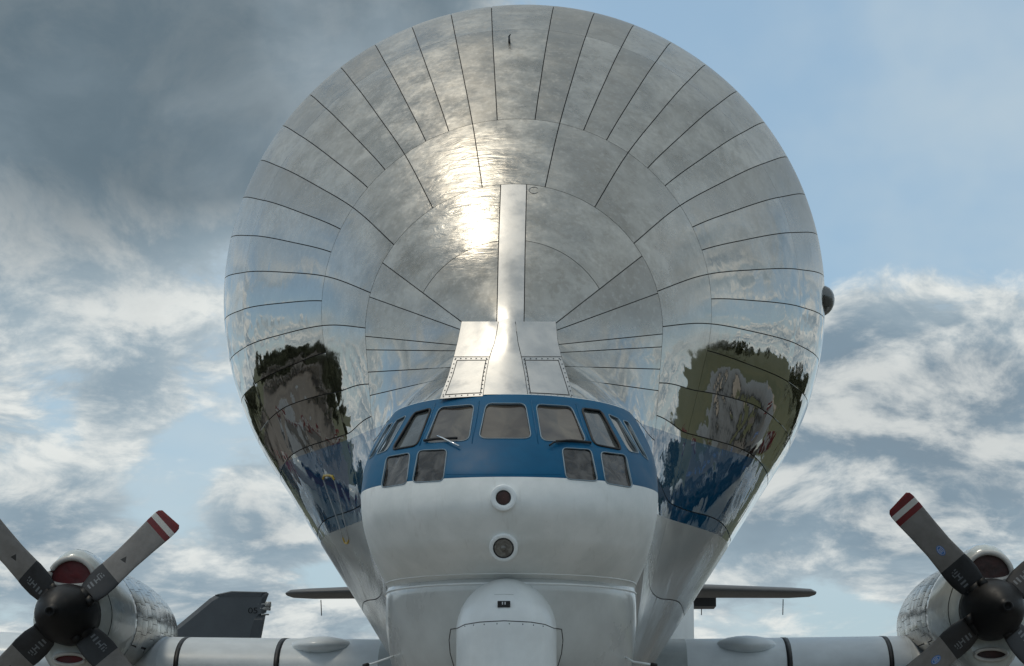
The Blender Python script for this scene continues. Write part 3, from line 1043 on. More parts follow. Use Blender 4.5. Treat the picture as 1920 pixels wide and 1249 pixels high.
# ------------------------------------------------------------------ roof fairing above the windscreen
def roof_depth(u, v):
    """lower edge on the windscreen, upper edge on the hump"""
    f = max(0.0, min(1.0, (752 - v) / 152.0))
    lt, _ = hit(bvh_b, u, 598)
    dt_ = to_world(lt).y if lt is not None else 30.5
    xl = (u - 945) / FPX * 29.6
    d_low = 29.42 + 2.25 * (1 - math.sqrt(max(0, 1 - (xl / 1.45) ** 2))) * 0.8
    d = d_low * (1 - f) + dt_ * f
    l, _ = hit(bvh_b, u, v)
    if l is not None:
        d = min(d, to_world(l).y - 0.012)
    return d - 0.004
def xcol(kind, v):
    t = [(600, 866, 935, 966, 1042), (640, 858, 928, 971, 1046), (670, 850.5, 917.5, 978, 1053), (705, 841, 911, 984, 1064), (752, 824, 905, 990.5, 1078)]
    cols_ = {'l': 1, 'sl': 2, 'sr': 3, 'r': 4}
    return float(np.interp(v, [q[0] for q in t], [q[cols_[kind]] for q in t]))
roof = None
def roof_piece(name, ka, kb, v0, v1, mat, off=0.0, inset=(0, 0), n=10, parent=None, thick=0.012):
    rows = []
    for i in range(n + 1):
        v = v0 + (v1 - v0) * i / n
        a, b = xcol(ka, v) + inset[0], xcol(kb, v) - inset[1]
        sh = 8.5 * max(0.0, (v - 668.0) / 83.0)
        rows.append([Lp(u, v - sh * (1 - ((u - 948) / 150.0) ** 2), roof_depth(u, v) - off) for u in np.linspace(a, b, 11)])
    mb = MB(); mb.grid(rows)
    # skirt
    loop = rows[0] + [r[-1] for r in rows[1:]] + rows[-1][::-1][1:] + [r[0] for r in rows[::-1]][1:-1]
    back = [p + Vector((0, thick, -thick * 0.4)) for p in loop]
    mb.grid([back + [back[0]], [p.copy() for p in loop] + [loop[0].copy()]])
    return mb.build(name, mat, parent)
roof = roof_piece('cockpit_roof', 'l', 'r', 603, 751, M['back'], off=-0.014, parent=plane)
roof_piece('spine_strip', 'sl', 'sr', 598, 747.5, M['roof'], off=0.012, inset=(0.8, 0.8), parent=roof, thick=0.03)
for ka, kb in (('l', 'sl'), ('sr', 'r')):
    roof_piece('roof_plate', ka, kb, 603, 668.5, M['roof'], inset=(0.4, 0.4), parent=roof)
    fr = roof_piece('roof_hatch', ka, kb, 670, 750.5, M['roof'], off=0.004, inset=(0.3, 0.3), parent=plane)
    ia = 9 if ka == 'l' else 6
    ib = 6 if ka == 'l' else 9
    roof_piece('hatch_joint', ka, kb, 675.5, 744.5, M['back'], off=0.006, inset=(ia - 1.6, ib - 1.6), parent=fr, thick=0.002)
    roof_piece('hatch_cover', ka, kb, 677.2, 742.8, M['roof'], off=0.010, inset=(ia, ib), parent=fr, thick=0.004)
    # rivets round the hatch frame
    mb = MB()
    for i in range(9):
        v = 675 + i * 8.6
        for u in (xcol(ka, v) + 4.2, xcol(kb, v) - 3.4):
            p = Lp(u, v - 8.5 * max(0.0, (v - 668.0) / 83.0) * (1 - ((u - 948) / 150.0) ** 2), roof_depth(u, v) - 0.006)
            mb.lathe_y((p.x, p.y, p.z), [(0.003, 0.010), (-0.004, 0.008), (-0.006, 0.0005)], 6)
    for i in range(7):
        t = (i + 0.5) / 7
        for v in (673, 747.3):
            u = xcol(ka, v) * (1 - t) + xcol(kb, v) * t
            p = Lp(u, v - 8.5 * max(0.0, (v - 668.0) / 83.0) * (1 - ((u - 948) / 150.0) ** 2), roof_depth(u, v) - 0.006)
            mb.lathe_y((p.x, p.y, p.z), [(0.003, 0.010), (-0.004, 0.008), (-0.006, 0.0005)], 6)
    mb.build('hatch_rivets', M['printgrey'], fr, kind='stuff')

# antenna dome on the right flank, small probe on the crown
l, n = hit(bvh_b, 1530, 553)
c = S(36.7, 90.5)
mb = MB()
rowsd = []
for i in range(13):
    t = i / 12
    yy = -0.22 + 1.2 * t
    r = 0.215 * math.sin(math.pi * min(1, t ** 0.75)) ** 0.6 + 0.002
    rowsd.append([Vector((c.x - 0.03 + r * 0.85 * math.cos(a), c.y + yy, c.z + r * 0.95 * math.sin(a))) for a in np.linspace(0, 2 * math.pi, 20, endpoint=False)])
mb.grid(rowsd, closed=True)
mb.build('antenna_dome', M['dome'], plane)
l, n = hit(bvh_b, 955, 80)
mb = MB(); mb.tube([l, l + n * 0.10], [0.016, 0.012], 6); mb.tube([l + n * 0.09, l + n * 0.10 + Vector((0.02, -0.06, 0))], 0.010, 6)
mb.build('crown_probe', M['printgrey'], plane)
mb = MB()
pth_ = []
for a in range(40, 330, 20):
    l, n = hit(bvh_b, 1001 + 9 * math.cos(R_(a)), 357 - 6 * math.sin(R_(a)))
    pth_.append(l + n * 0.002)
mb.tube(pth_, 0.004, 5); mb.build('circle_mark', M['printgrey'], fus)
# yellow cornered outline of the crew hatch on the left flank
out = [(606, 898), (608, 892), (617, 891), (624, 893), (627, 900), (634, 925), (642, 958), (650, 995), (654, 1012), (652, 1019), (647, 1018), (643, 1008), (636, 985), (626, 955), (615, 925), (606, 898)]
seg = [(0, 5, 'yellow', 0.016), (4, 9, 'pale', 0.009), (8, 12, 'yellow', 0.012), (11, 16, 'pale', 0.009)]
hatch = None
for a, b, mname, rr in seg:
    o = line_on([bvh_b], out[a:b], rr, 'crew_hatch_outline' if hatch is None else 'outline_side', M[mname], hatch or plane, 0.002)
    hatch = hatch or o

# ------------------------------------------------------------------ wings
def airfoil(t, n=18):
    pts = []
    for i in range(n + 1):
        b = i / n
        x = (1 - math.cos(b * math.pi / 2)) if b < 1 else 1.0
        x = b ** 2
        y = 5 * t * (0.2969 * math.sqrt(x) - 0.126 * x - 0.3516 * x * x + 0.2843 * x ** 3 - 0.1015 * x ** 4)
        pts.append((x, y))
    up = [(x, y * 1.05) for x, y in reversed(pts)]
    lo = [(x, -y * 0.95) for x, y in pts[1:]]
    return up + lo
AF = airfoil(0.185)
WST = [(1.1, 42.2, 6.0, 2.97), (7.0, 42.45, 5.6, 3.09), (14.0, 43.4, 4.4, 3.55), (23.6, 44.9, 2.4, 4.05)]
def wing_sec(x, scale=1.0):
    xs_ = [w[0] for w in WST]
    le = float(np.interp(abs(x), xs_, [w[1] for w in WST])); ch = float(np.interp(abs(x), xs_, [w[2] for w in WST])); z = float(np.interp(abs(x), xs_, [w[3] for w in WST]))
    tk = 1.0 if abs(x) < 8 else max(0.7, 1 - (abs(x) - 8) / 50)
    return [Vector((x, ly(le) + ch * (0.35 + (ax - 0.35) * scale), z + ch * ay * scale * tk)) for ax, ay in AF]
for sg in (-1, 1):
    mb = MB()
    xsw = list(np.arange(1.1, 7.0, 0.3)) + [7.0, 8, 9.4]
    mb.grid([wing_sec(sg * x) for x in xsw], closed=True)
    wing = mb.build('wing', M['wing'], plane)
    mb = MB()
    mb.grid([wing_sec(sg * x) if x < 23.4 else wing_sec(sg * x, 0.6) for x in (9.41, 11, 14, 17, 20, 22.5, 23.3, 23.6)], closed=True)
    mb.build('outer_wing', M['tailgrey'], wing)  # dark grey put on the outboard wing so the hump mirrors it dark
    mb = MB(); mb.grid([wing_sec(sg * x, 1.006) for x in (1.1, 1.8, 2.45)], closed=True)
    mb.build('root_fairing', M['wingroot'], wing)
    for x, wd in ((4.07, 0.085), (5.68, 0.075)):
        mb = MB(); mb.grid([wing_sec(sg * (x - wd / 2), 1.0), wing_sec(sg * (x - wd / 2), 1.008), wing_sec(sg * (x + wd / 2), 1.008), wing_sec(sg * (x + wd / 2), 1.0)], closed=True)
        mb.build('rubber_band', M['black'], wing)
    for x in (6.0,):
        mb = MB(); mb.grid([wing_sec(sg * x, 1.0), wing_sec(sg * x, 1.005), wing_sec(sg * (x + 0.35), 1.005), wing_sec(sg * (x + 0.35), 1.0)], closed=True)
        mb.build('nacelle_fillet', M['wing'], wing)
    # streamlined blister on the leading edge
    mb = MB()
    rb_ = []
    for i in range(11):
        th = math.pi * i / 10
        rb_.append([Vector((sg * 3.42 + 0.52 * math.cos(th), ly(43.15) + 0.85 * math.sin(th) * math.cos(ph), 3.41 + 0.18 * math.sin(th) * math.sin(ph))) for ph in np.linspace(0, 2 * math.pi, 20, endpoint=False)])
    mb.grid(rb_, closed=True)
    mb.build('blister', M['wing'], wing)

# ------------------------------------------------------------------ nacelles and propellers
NAC_X = 6.93
HUB = {}
for sg, (u, v) in ((-1, (120, 1150)), (1, (1858, 1143))):
    p = Lp(u, v, 39.62)
    HUB[sg] = p
NPROF = [(39.98, 0.47), (40.05, 0.55), (40.3, 0.64), (40.7, 0.715), (41.3, 0.785), (42.2, 0.85), (43.0, 0.87), (44.0, 0.85), (45.2, 0.78), (46.6, 0.58), (47.6, 0.25)]
fNP = pchip([q[0] for q in NPROF], [q[1] for q in NPROF])
def nac_pt(c, d, a, off=0.0):
    """a: angle from +x, radians"""
    r = fNP(d)
    up = math.sin(a)
    w1 = math.exp(-((d - 39.98) / 1.5) ** 2)
    da = math.degrees(math.atan2(math.sin(a - math.pi / 2), math.cos(a - math.pi / 2)))
    r += 0.40 * w1 * math.exp(-(da / 34.0) ** 2)
    db = math.degrees(math.atan2(math.sin(a + math.pi / 2), math.cos(a + math.pi / 2)))
    r += 0.34 * w1 * math.exp(-(db / 36.0) ** 2)
    r += off
    return Vector((c.x + r * math.cos(a), ly(d), c.z + r * math.sin(a)))
def nac_n(c, d, a):
    du = nac_pt(c, d + 0.02, a) - nac_pt(c, d - 0.02, a)
    dv = nac_pt(c, d, a + 0.02) - nac_pt(c, d, a - 0.02)
    n = dv.cross(du).normalized()
    rad = Vector((math.cos(a), 0, math.sin(a)))
    return n if n.dot(rad) > 0 else -n

def make_nacelle(sg):
    c = HUB[sg]
    mb = MB()
    A_ = [2 * math.pi * k_ / 48 for k_ in range(48)]
    mb.grid([[nac_pt(c, d, a, -0.012) for a in A_] for d in [41.25, 41.6, 42.0, 42.5, 43, 43.5, 44, 44.6, 45.2, 46, 46.8, 47.6]], closed=True)
    nac = mb.build('nacelle', M['back'], plane)
    mb = MB()
    # front face from the spinner back plate out to the cowl edge, then the cowl skin
    fr = [[Vector((c.x + 0.40 * math.cos(a), ly(40.02), c.z + 0.40 * math.sin(a))) for a in A_]]
    fr.append([nac_pt(c, 39.98, a, -0.05) + Vector((0, 0.005, 0)) for a in A_])
    fr.append([nac_pt(c, 39.98, a, -0.015) for a in A_])
    for d in np.linspace(40.03, 41.28, 12):
        fr.append([nac_pt(c, float(d), a) for a in A_])
    fr.append([nac_pt(c, 41.29, a, -0.02) for a in A_])
    mb.grid(fr, closed=True)
    cowl = mb.build('cowl', M['cowl'], nac)
    # quilted aluminium panels behind the cowl
    ring_d = [41.30, 41.62, 41.95, 42.30, 42.66, 43.05, 43.45, 43.9, 44.4, 45.0, 45.7, 46.5]
    rnd = random.Random(5 + sg)
    for i in range(len(ring_d) - 1):
        nseg = 22
        st = rnd.random() * 0.28
        for q in range(nseg):
            a0 = st + 2 * math.pi * q / nseg; a1 = st + 2 * math.pi * (q + 1) / nseg
            am = 0.5 * (a0 + a1)
            if math.sin(am) < -0.55: continue
            g = 0.0035
            d0, d1 = ring_d[i] + g, ring_d[i + 1] - g
            ga = g / 0.8
            vs, nr = [], []
            tx, ty = rnd.uniform(-0.035, 0.035), rnd.uniform(-0.035, 0.035)
            for ii in range(4):
                for jj in range(4):
                    d = d0 + (d1 - d0) * ii / 3; a = a0 + ga + (a1 - a0 - 2 * ga) * jj / 3
                    n = nac_n(c, d, a)
                    vs.append(nac_pt(c, d, a))
                    t1 = Vector((-math.sin(a), 0, math.cos(a)))
                    pillow = Vector((0, (ii - 1.5) * 0.014, 0)) + t1 * ((jj - 1.5) * 0.014)
                    nr.append((n + t1 * tx + Vector((0, ty, 0)) + pillow).normalized())
            fs = [(ii * 4 + jj, ii * 4 + jj + 1, (ii + 1) * 4 + jj + 1, (ii + 1) * 4 + jj) for ii in range(3) for jj in range(3)]
            gn = (vs[1] - vs[0]).cross(vs[4] - vs[0])
            if gn.dot(nr[0]) < 0: fs = [f[::-1] for f in fs]
            mesh_obj('panel', vs, fs, M['nacelle'], nac, True, nr)
    # lower nacelle skin in one piece
    mb = MB()
    al = [R_(x) for x in np.linspace(-150, -30, 19)]
    mb.grid([[nac_pt(c, d, a, -0.004) for a in al] for d in ring_d])
    mb.build('lower_skin', M['nacelle'], nac)
    # upper intake: lip, and cover or duct inside
    def dshape(cx, cz, w, h, flat, n=36):
        pts = []
        for k_ in range(n):
            a = 2 * math.pi * k_ / n
            x = w * math.cos(a); z = h * math.sin(a)
            if z < 0: z *= flat
            pts.append(Vector((cx + x, 0, cz + z)))
        return pts
    for (cz, w, h, flat, nm, mm, tr) in ((0.53, 0.345, 0.325, 0.30, 'intake', 'redcover' if sg < 0 else 'darkhole', 0.042), (-0.66, 0.24, 0.085, 1.0, 'oil_cooler_intake', 'redcover' if sg < 0 else 'darkhole', 0.030)):
        ring = dshape(c.x, c.z + cz, w, h, flat)
        mb = MB(); mb.tube([p + Vector((0, ly(39.93), 0)) for p in ring], tr, 10, closed=True)
        # duct walls
        mb.grid([[p + Vector((0, ly(39.96), 0)) for p in ring] + [ring[0] + Vector((0, ly(39.96), 0))], [p + Vector((0, ly(40.01), 0)) for p in ring] + [ring[0] + Vector((0, ly(40.01), 0))]])
        o = mb.build(nm, M['lip'], nac)
        n = len(ring)
        cc = Vector((c.x, 0, c.z + cz))
        vs = [p + Vector((0, ly(39.97), 0)) for p in ring] + [cc + (p - cc) * 0.5 + Vector((0, ly(39.985), 0)) for p in ring] + [cc + Vector((0, ly(39.975), 0))]
        fs = [(i, (i + 1) % n, n + (i + 1) % n, n + i) for i in range(n)] + [(n + i, n + (i + 1) % n, 2 * n) for i in range(n)]
        mesh_obj('intake_cover', vs, fs, M[mm], o)
    # curved seam on the cowl
    mb = MB(); mb.tube([nac_pt(c, 40.13, R_(a), 0.001) for a in range(-50, 52, 5)] if sg < 0 else [nac_pt(c, 40.13, R_(a), 0.001) for a in range(130, 232, 5)], 0.006, 5)
    mb.build('cowl_seam', M['black'], nac)
    mb = MB()
    p = nac_pt(c, 42.6, R_(78 if sg < 0 else 102)); mb.tube([p, p + Vector((0.0, 0.05, 0.16))], [0.012, 0.006], 6)
    mb.build('drain_mast', M['printgrey'], nac)
    return nac

# blade mesh, shared by all blades: object X along the blade, Y chord, Z thickness (towards the camera)
BST = [(0.36, 0.30, 0.115, 34), (0.46, 0.455, 0.10, 32), (0.62, 0.51, 0.085, 29), (0.80, 0.505, 0.075, 26), (0.90, 0.475, 0.068, 24), (1.2, 0.43, 0.052, 19), (1.55, 0.44, 0.040, 15), (1.85, 0.465, 0.030, 12), (2.00, 0.462, 0.024, 11), (2.06, 0.44, 0.020, 11), (2.10, 0.36, 0.012, 11)]
def blade_pt(x, ch, th, tw, q):
    a = 2 * math.pi * q / 24
    y = 0.5 * ch * math.cos(a); z = 0.5 * th * math.sin(a) * (1 if math.sin(a) > 0 else 0.6)
    t = R_(tw)
    sl_ = (y / 0.46) * 0.05 * max(0, (x - 1.7) / 0.4)      # raked tip
    return Vector((x + sl_, y * math.cos(t) - z * math.sin(t), y * math.sin(t) + z * math.cos(t)))
bm_ = MB()
bm_.grid([[blade_pt(x, ch, th, tw, q) for q in range(24)] for x, ch, th, tw in BST], closed=True)
bm_.f.append(tuple(range(24))[::-1]); bm_.f.append(tuple((len(BST) - 1) * 24 + q for q in range(24)))
blade_me = None
fBC = [pchip([b[0] for b in BST], [b[i] for b in BST]) for i in (1, 2, 3)]
def on_blade(x, y, lift=0.003):
    """point on the front face of the blade"""
    ch, th, tw = fBC[0](x), fBC[1](x), R_(fBC[2](x))
    cy = max(-0.98, min(0.98, 2 * y / ch))
    z = 0.5 * th * math.sqrt(1 - cy * cy) + lift
    return Vector((x, y * math.cos(tw) - z * math.sin(tw), y * math.sin(tw) + z * math.cos(tw)))
def decal_quad(mb, x0, x1, y0, y1, skew=0.0):
    mb.add([on_blade(x0, y0), on_blade(x1 + skew, y0), on_blade(x1 + skew, y1), on_blade(x0, y1)], [(0, 1, 2, 3)])
def make_prop(sg, ang0):
    c = HUB[sg]
    base_y = ly(39.97)
    mb = MB()
    mb.lathe_y((c.x, base_y, c.z), [(0.0, 0.0005), (0.0, 0.44), (-0.02, 0.462), (-0.30, 0.455), (-0.46, 0.43), (-0.62, 0.385), (-0.76, 0.31), (-0.88, 0.215), (-0.96, 0.125), (-0.985, 0.08), (-1.07, 0.074), (-1.085, 0.06), (-1.05, 0.045), (-1.03, 0.0005)], 40)
    for q_ in mb.v:                       # the dome toes out a little
        q_.x += sg * 0.11 * max(0.0, (base_y - q_.y - 0.3) / 0.75)
    hub = mb.build('propeller', M['hub'], plane)
    for b in range(4):
        ang = ang0 + b * math.pi / 2
        ca, sa = math.cos(ang), math.sin(ang)
        # local axes of the blade in the aircraft frame: X radial, Y tangential, Z towards -y (camera)
        from mathutils import Matrix
        mtx = Matrix(((ca, sa, 0, c.x), (0, 0, -1, base_y - 0.34), (sa, -ca, 0, c.z), (0, 0, 0, 1)))
        global blade_me
        if blade_me is None:
            o = bm_.build('blade', M['blade'], hub); blade_me = o.data
        else:
            o = link(bpy.data.objects.new('blade', blade_me), hub)
        o.matrix_local = mtx
        # collar and block where the blade leaves the hub
        mb = MB(); mb.tube([mtx @ Vector((0.30, 0, 0.02)), mtx @ Vector((0.46, 0, 0.02))], [0.15, 0.13], 14)
        mb.box(mtx @ Vector((0.385, 0.12, 0.15)), (0.13, 0.14, 0.12), Matrix.Rotation(-ang, 3, 'Y'))
        mb.build('blade_collar', M['hub'], hub)
        # worn stencil marks on the cuff and an emblem on the blade
        mk = MB()
        for (x0, x1, y0, y1) in ((0.50, 0.53, -0.10, -0.01), (0.56, 0.59, -0.11, 0.0), (0.63, 0.65, -0.10, 0.0), (0.65, 0.70, -0.06, -0.035), (0.70, 0.715, -0.12, 0.0), (0.72, 0.76, -0.12, -0.10), (0.74, 0.76, -0.08, -0.01), (0.775, 0.79, -0.10, -0.07), (0.78, 0.80, -0.05, -0.01)):
            decal_quad(mk, x0, x1, y0, y1)
        md = mk.build('cuff_stencil', M['printgrey'], hub, smooth=False)
        md.matrix_local = mtx
        mk = MB()
        if sg < 0:
            ex, r = 1.17, 0.062
            tri = []
            for q in range(3):
                w = -ang + math.pi / 2 + q * 2 * math.pi / 3 + (0 if b % 2 else math.pi)
                tri.append(on_blade(ex + r * math.cos(w), -r * math.sin(w) * -1))
            mk.add(tri, [(0, 1, 2)])
            e = mk.build('blade_emblem', M['printdark'], hub, smooth=False)
        else:
            ex = 1.14
            el = [on_blade(ex + 0.085 * math.cos(t), 0.055 * math.sin(t)) for t in np.linspace(0, 2 * math.pi, 24, endpoint=False)]
            mk.add(el, [tuple(range(24))])
            e = mk.build('blade_emblem', M['printblue'], hub, smooth=False)
            mk = MB()
            ri = [on_blade(ex + 0.068 * math.cos(t), 0.040 * math.sin(t), 0.005) for t in np.linspace(0, 2 * math.pi, 25)]
            mk.tube(ri, 0.004, 4, caps=False)
            for yy in (-0.018, 0.0, 0.018):
                mk.add([on_blade(ex - 0.035, yy - 0.004, 0.005), on_blade(ex + 0.035, yy - 0.004, 0.005), on_blade(ex + 0.035, yy + 0.004, 0.005), on_blade(ex - 0.035, yy + 0.004, 0.005)], [(0, 1, 2, 3)])
            w_ = mk.build('emblem_lines', M['printwhite'], hub, smooth=False)
            w_.matrix_local = mtx
        e.matrix_local = mtx
for sg, a0 in ((-1, R_(43.2)), (1, R_(130.5))):
    make_nacelle(sg)
    make_prop(sg, a0)

# ------------------------------------------------------------------ tailplane and fin
for sg in (-1, 1):
    mb = MB()
    rows = []
    for x, le, ch, z, th in ((0.3, 60.6, 3.6, 5.52, 0.36), (3.0, 61.0, 3.1, 5.50, 0.30), (5.6, 61.5, 2.3, 5.46, 0.22), (6.05, 61.7, 1.8, 5.46, 0.17), (6.18, 62.0, 1.2, 5.46, 0.07)):
        rows.append([Vector((sg * x, ly(le) + ch * ax, z + th * ay / 0.185)) for ax, ay in AF])
    mb.grid(rows, closed=True)
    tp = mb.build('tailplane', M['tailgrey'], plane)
    mb = MB()
    mb.box((sg * 2.2, ly(63.6), 5.30), (3.4, 1.2, 0.20), )
    mb.build('elevator', M['jetdark'], tp, smooth=False)
    for x in (3.6, 5.55):
        mb = MB(); mb.tube([(sg * x, ly(64.0), 5.42), (sg * x, ly(64.2), 5.06)], 0.012, 5)
        mb.build('static_wick', M['black'], tp)
mb = MB()
rows = []
for z, le, ch, th in ((5.0, 57.0, 7.2, 0.5), (8.0, 59.4, 5.0, 0.42), (11.5, 60.8, 3.6, 0.3), (13.6, 61.6, 2.6, 0.2), (13.9, 62.0, 1.6, 0.06)):
    rows.append([Vector((th * ay / 0.185, ly(le) + ch * ax, z)) for ax, ay in AF])
mb.grid(rows, closed=True)
mb.build('tail_fin', M['white'], plane)

# landing gear
def wheel(x, y, r, w, parent):
    mb = MB()
    prof = [(-w / 2, r * 0.55), (-w / 2, r * 0.85), (-w * 0.32, r), (w * 0.32, r), (w / 2, r * 0.85), (w / 2, r * 0.55)]
    n = 28
    rows = [[Vector((x + px, y + rr * math.cos(2 * math.pi * k_ / n), r + rr * math.sin(2 * math.pi * k_ / n))) for k_ in range(n)] for px, rr in prof]
    mb.grid(rows, closed=True)
    t = mb.build('wheel', M['tyre'], parent)
    mb = MB()
    for s_ in (-1, 1):
        mb.add([Vector((x + s_ * w * 0.42, y + r * 0.56 * math.cos(2 * math.pi * k_ / n), r + r * 0.56 * math.sin(2 * math.pi * k_ / n))) for k_ in range(n)], [tuple(range(n))])
    return t
def gear(x, d, top, r, w, half):
    mb = MB(); mb.tube([(x, ly(d), top), (x, ly(d), r)], 0.10, 10); mb.tube([(x - half, ly(d), r), (x + half, ly(d), r)], 0.07, 10)
    g = mb.build('landing_gear', M['white'], plane)
    for s_ in (-1, 1): wheel(x + s_ * half, ly(d), r, w, g)
gear(0.0, 29.6, 2.2, 0.45, 0.28, 0.26)
gear(-NAC_X, 44.0, 3.2, 0.70, 0.42, 0.45)
gear(NAC_X, 44.0, 3.2, 0.70, 0.42, 0.45)

# ------------------------------------------------------------------ grey fighter parked behind the left wing
JD = 52.0
jet = bpy.data.objects.new('fighter_jet', None)
jp = PX(430, 1300, JD)
jet.location = (jp.x, JD, 0)
COL.objects.link(jet)
tag(jet, 'dark grey fighter jet with angular tail fin parked behind the left wing', 'fighter jet')
def J(u, v, dy=0.0):
    p = PX(u, v, JD)
    return Vector((p.x - jp.x, dy, p.z))
def slab(name, outline, th, mat, parent, y=0.0, tip=0.6):
    """outline in photo pixels, given thickness, thinner towards the edges"""
    P = [J(u, v, y) for u, v in outline]
    c = sum(P, Vector()) / len(P)
    n = len(P)
    vs = []
    for s_ in (-1, 1):
        vs += [p + Vector((0, s_ * th * 0.12, 0)) for p in P]
        vs += [c + (p - c) * 0.86 + Vector((0, s_ * th * 0.5, 0)) for p in P]
    fs = []
    for k_ in range(n):
        l = (k_ + 1) % n
        fs += [(k_, l, n + l, n + k_), (2 * n + l, 2 * n + k_, 3 * n + k_, 3 * n + l), (l, k_, 2 * n + k_, 2 * n + l)]
    fs += [tuple(range(n, 2 * n)), tuple(range(3 * n, 4 * n))[::-1]]
    return mesh_obj(name, vs, fs, mat, parent, smooth=False)
fin_out = [(136, 1330), (345, 1163), (394, 1122), (408, 1114), (434, 1108.5), (500, 1110), (504, 1113), (498, 1129), (503, 1131), (499, 1149), (490, 1152), (458, 1330)]
fin = slab('tail_fin', fin_out, 0.14, M['jet'], jet)
slab('rudder', [(478, 1153), (498, 1153), (472, 1290), (440, 1290)], 0.18, M['jetdark'], fin)
slab('fin_tip', [(403, 1115.5), (434, 1109.5), (499, 1111), (497, 1120), (408, 1120)], 0.15, M['jetdark'], fin)
mb = MB()
mb.tube([J(484, 1133, -0.06), J(503, 1133.5, -0.02)], [0.012, 0.026], 8); mb.box(J(503, 1133, 0), (0.11, 0.12, 0.09))
mb.tube([J(488, 1141, -0.05), J(507, 1141, 0)], [0.025, 0.045], 8); mb.tube([J(490, 1152.5, -0.06), J(504, 1152.5, 0)], 0.018, 6)
mb.build('fin_light_pod', M['lip'], fin)
# fin number
cu = bpy.data.curves.new('fin_number', 'FONT')
cu.body = '05'; cu.size = 0.19; cu.align_x = 'CENTER'; cu.extrude = 0.002; cu.space_character = 0.95
tmp = bpy.data.objects.new('fin_number_text', cu)
COL.objects.link(tmp)
dg = bpy.context.evaluated_depsgraph_get()
me = bpy.data.meshes.new_from_object(tmp.evaluated_get(dg))
bpy.data.objects.remove(tmp)
me.materials.clear(); me.materials.append(M['gasket'])
no = link(bpy.data.objects.new('fin_number', me), fin)
q = J(475, 1150.5, -0.078)
no.location = q; no.rotation_euler = (R_(90), 0, 0); no.scale = (1.1, 0.85, 1)
# body, low behind the wing
def loft(name, st, mat, parent, n=20, smooth=True):
    mb = MB()
    mb.grid([[Vector((x, y + hw * math.cos(2 * math.pi * k_ / n), z + hh * math.sin(2 * math.pi * k_ / n))) for k_ in range(n)] for x, y, z, hw, hh in st], closed=True)
    return mb.build(name, mat, parent, smooth)
loft('fuselage', [(-15.0, 0.0, 1.9, 0.02, 0.02), (-13.5, 0.0, 1.95, 0.45, 0.42), (-11, 0.0, 2.05, 0.7, 0.65), (-8, 0.0, 2.1, 1.2, 0.62), (-3, 0.0, 2.1, 1.8, 0.5), (0.8, 0.0, 2.1, 1.2, 0.25), (1.4, 0.0, 2.1, 0.7, 0.06)], M['jet'], jet)
for yy in (-1.5, 1.5):
    e = loft('engine', [(-9.2, yy, 1.75, 0.55, 0.62), (-6, yy, 1.8, 0.68, 0.66), (-1.5, yy, 1.85, 0.66, 0.66), (0.8, yy, 1.9, 0.55, 0.55), (1.3, yy, 1.9, 0.45, 0.45)], M['jet'], jet)
loft('canopy', [(-12.4, 0.0, 2.5, 0.05, 0.05), (-11.6, 0.0, 2.62, 0.36, 0.5), (-10.4, 0.0, 2.62, 0.42, 0.62), (-8.8, 0.0, 2.55, 0.36, 0.45), (-7.8, 0.0, 2.5, 0.1, 0.2)], M['canopy'], jet)
for s_ in (-1, 1):
    y0 = s_ * 1.6; y1 = s_ * 6.5
    mesh_obj('wing', [(-6, y0, 2.25), (-2, y0, 2.25), (1.4, y1, 2.15), (0.2, y1, 2.15), (-6, y0, 2.12), (-2, y0, 2.2), (1.4, y1, 2.12), (0.2, y1, 2.11)], [(0, 1, 2, 3), (7, 6, 5, 4), (0, 3, 7, 4), (1, 5, 6, 2), (2, 6, 7, 3), (0, 4, 5, 1)], M['jet'], jet, smooth=False)
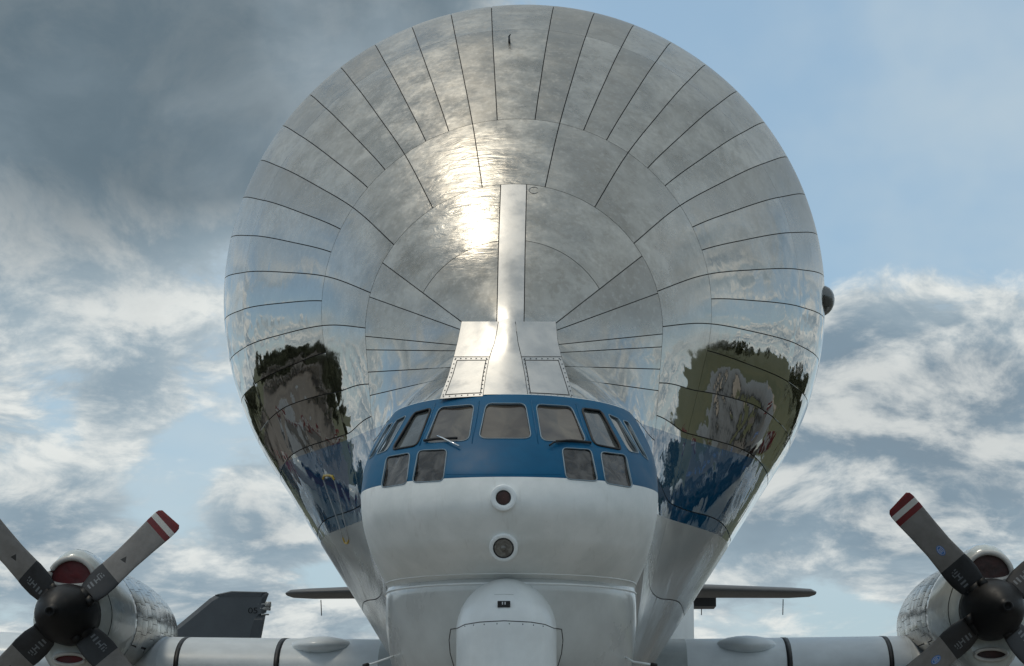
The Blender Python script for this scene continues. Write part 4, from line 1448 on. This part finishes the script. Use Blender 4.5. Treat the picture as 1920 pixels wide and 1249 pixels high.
for x, y in ((-10.5, 0.0), (-3.5, -2.2), (-3.5, 2.2)):
    mb = MB(); mb.tube([(x, y, 1.6), (x, y, 0.34)], 0.07, 8)
    g = mb.build('landing_gear', M['white'], jet)
    wheel(x, y, 0.34, 0.24, g)

# ------------------------------------------------------------------ woods behind the photographer (they show in the polished skin)
def woods(name, spots):
    rnd = random.Random(3)
    vs, fs = [], []
    for (x, y, h, r) in spots:
        for q in range(260):
            a = rnd.uniform(0, 2 * math.pi); e = math.asin(rnd.uniform(-0.5, 1)); rr = r * rnd.uniform(0.65, 1.05)
            p = Vector((x + rr * math.cos(e) * math.cos(a), y + rr * math.cos(e) * math.sin(a), h * 0.62 + h * 0.40 * math.sin(e) * rnd.uniform(0.75, 1.1)))
            s_ = rnd.uniform(0.5, 1.2) * r * 0.15
            n = Vector((rnd.gauss(0, 1), rnd.gauss(0, 1), rnd.gauss(0, 1))).normalized()
            t1 = n.orthogonal().normalized(); t2 = n.cross(t1)
            b = len(vs)
            vs += [p + t1 * s_, p + t2 * s_, p - t1 * s_, p - t2 * s_]
            fs.append((b, b + 1, b + 2, b + 3))
        b = len(vs)
        for zz_ in (0, h * 0.6):
            for k_ in range(5):
                w = 0.25 if zz_ == 0 else 0.12
                vs.append(Vector((x + w * math.cos(k_ * 1.2566), y + w * math.sin(k_ * 1.2566), zz_)))
        for k_ in range(5):
            fs.append((b + k_, b + (k_ + 1) % 5, b + 5 + (k_ + 1) % 5, b + 5 + k_))
    o = mesh_obj(name, vs, fs, M['leaves'], None, smooth=False)
    return tag(o, 'dark green line of trees bordering the airfield', 'trees', kind='stuff')
rnd = random.Random(11)
sp = []
for i in range(420):
    az = rnd.uniform(16, 344)                      # clear of the view down the apron
    left = az > 180
    if math.sin(R_(az) * 9 + 0.7) > (0.72 if left else 0.35): continue
    rad = rnd.uniform(88, 125) if left else rnd.uniform(120, 170)
    h = rnd.uniform(5.5, 9) if left else rnd.uniform(6, 11)
    sp.append((rad * 1.1 * math.sin(R_(az)), rad * math.cos(R_(az)) + 30, h, rnd.uniform(2.8, 4.6)))
woods('tree_line', sp)
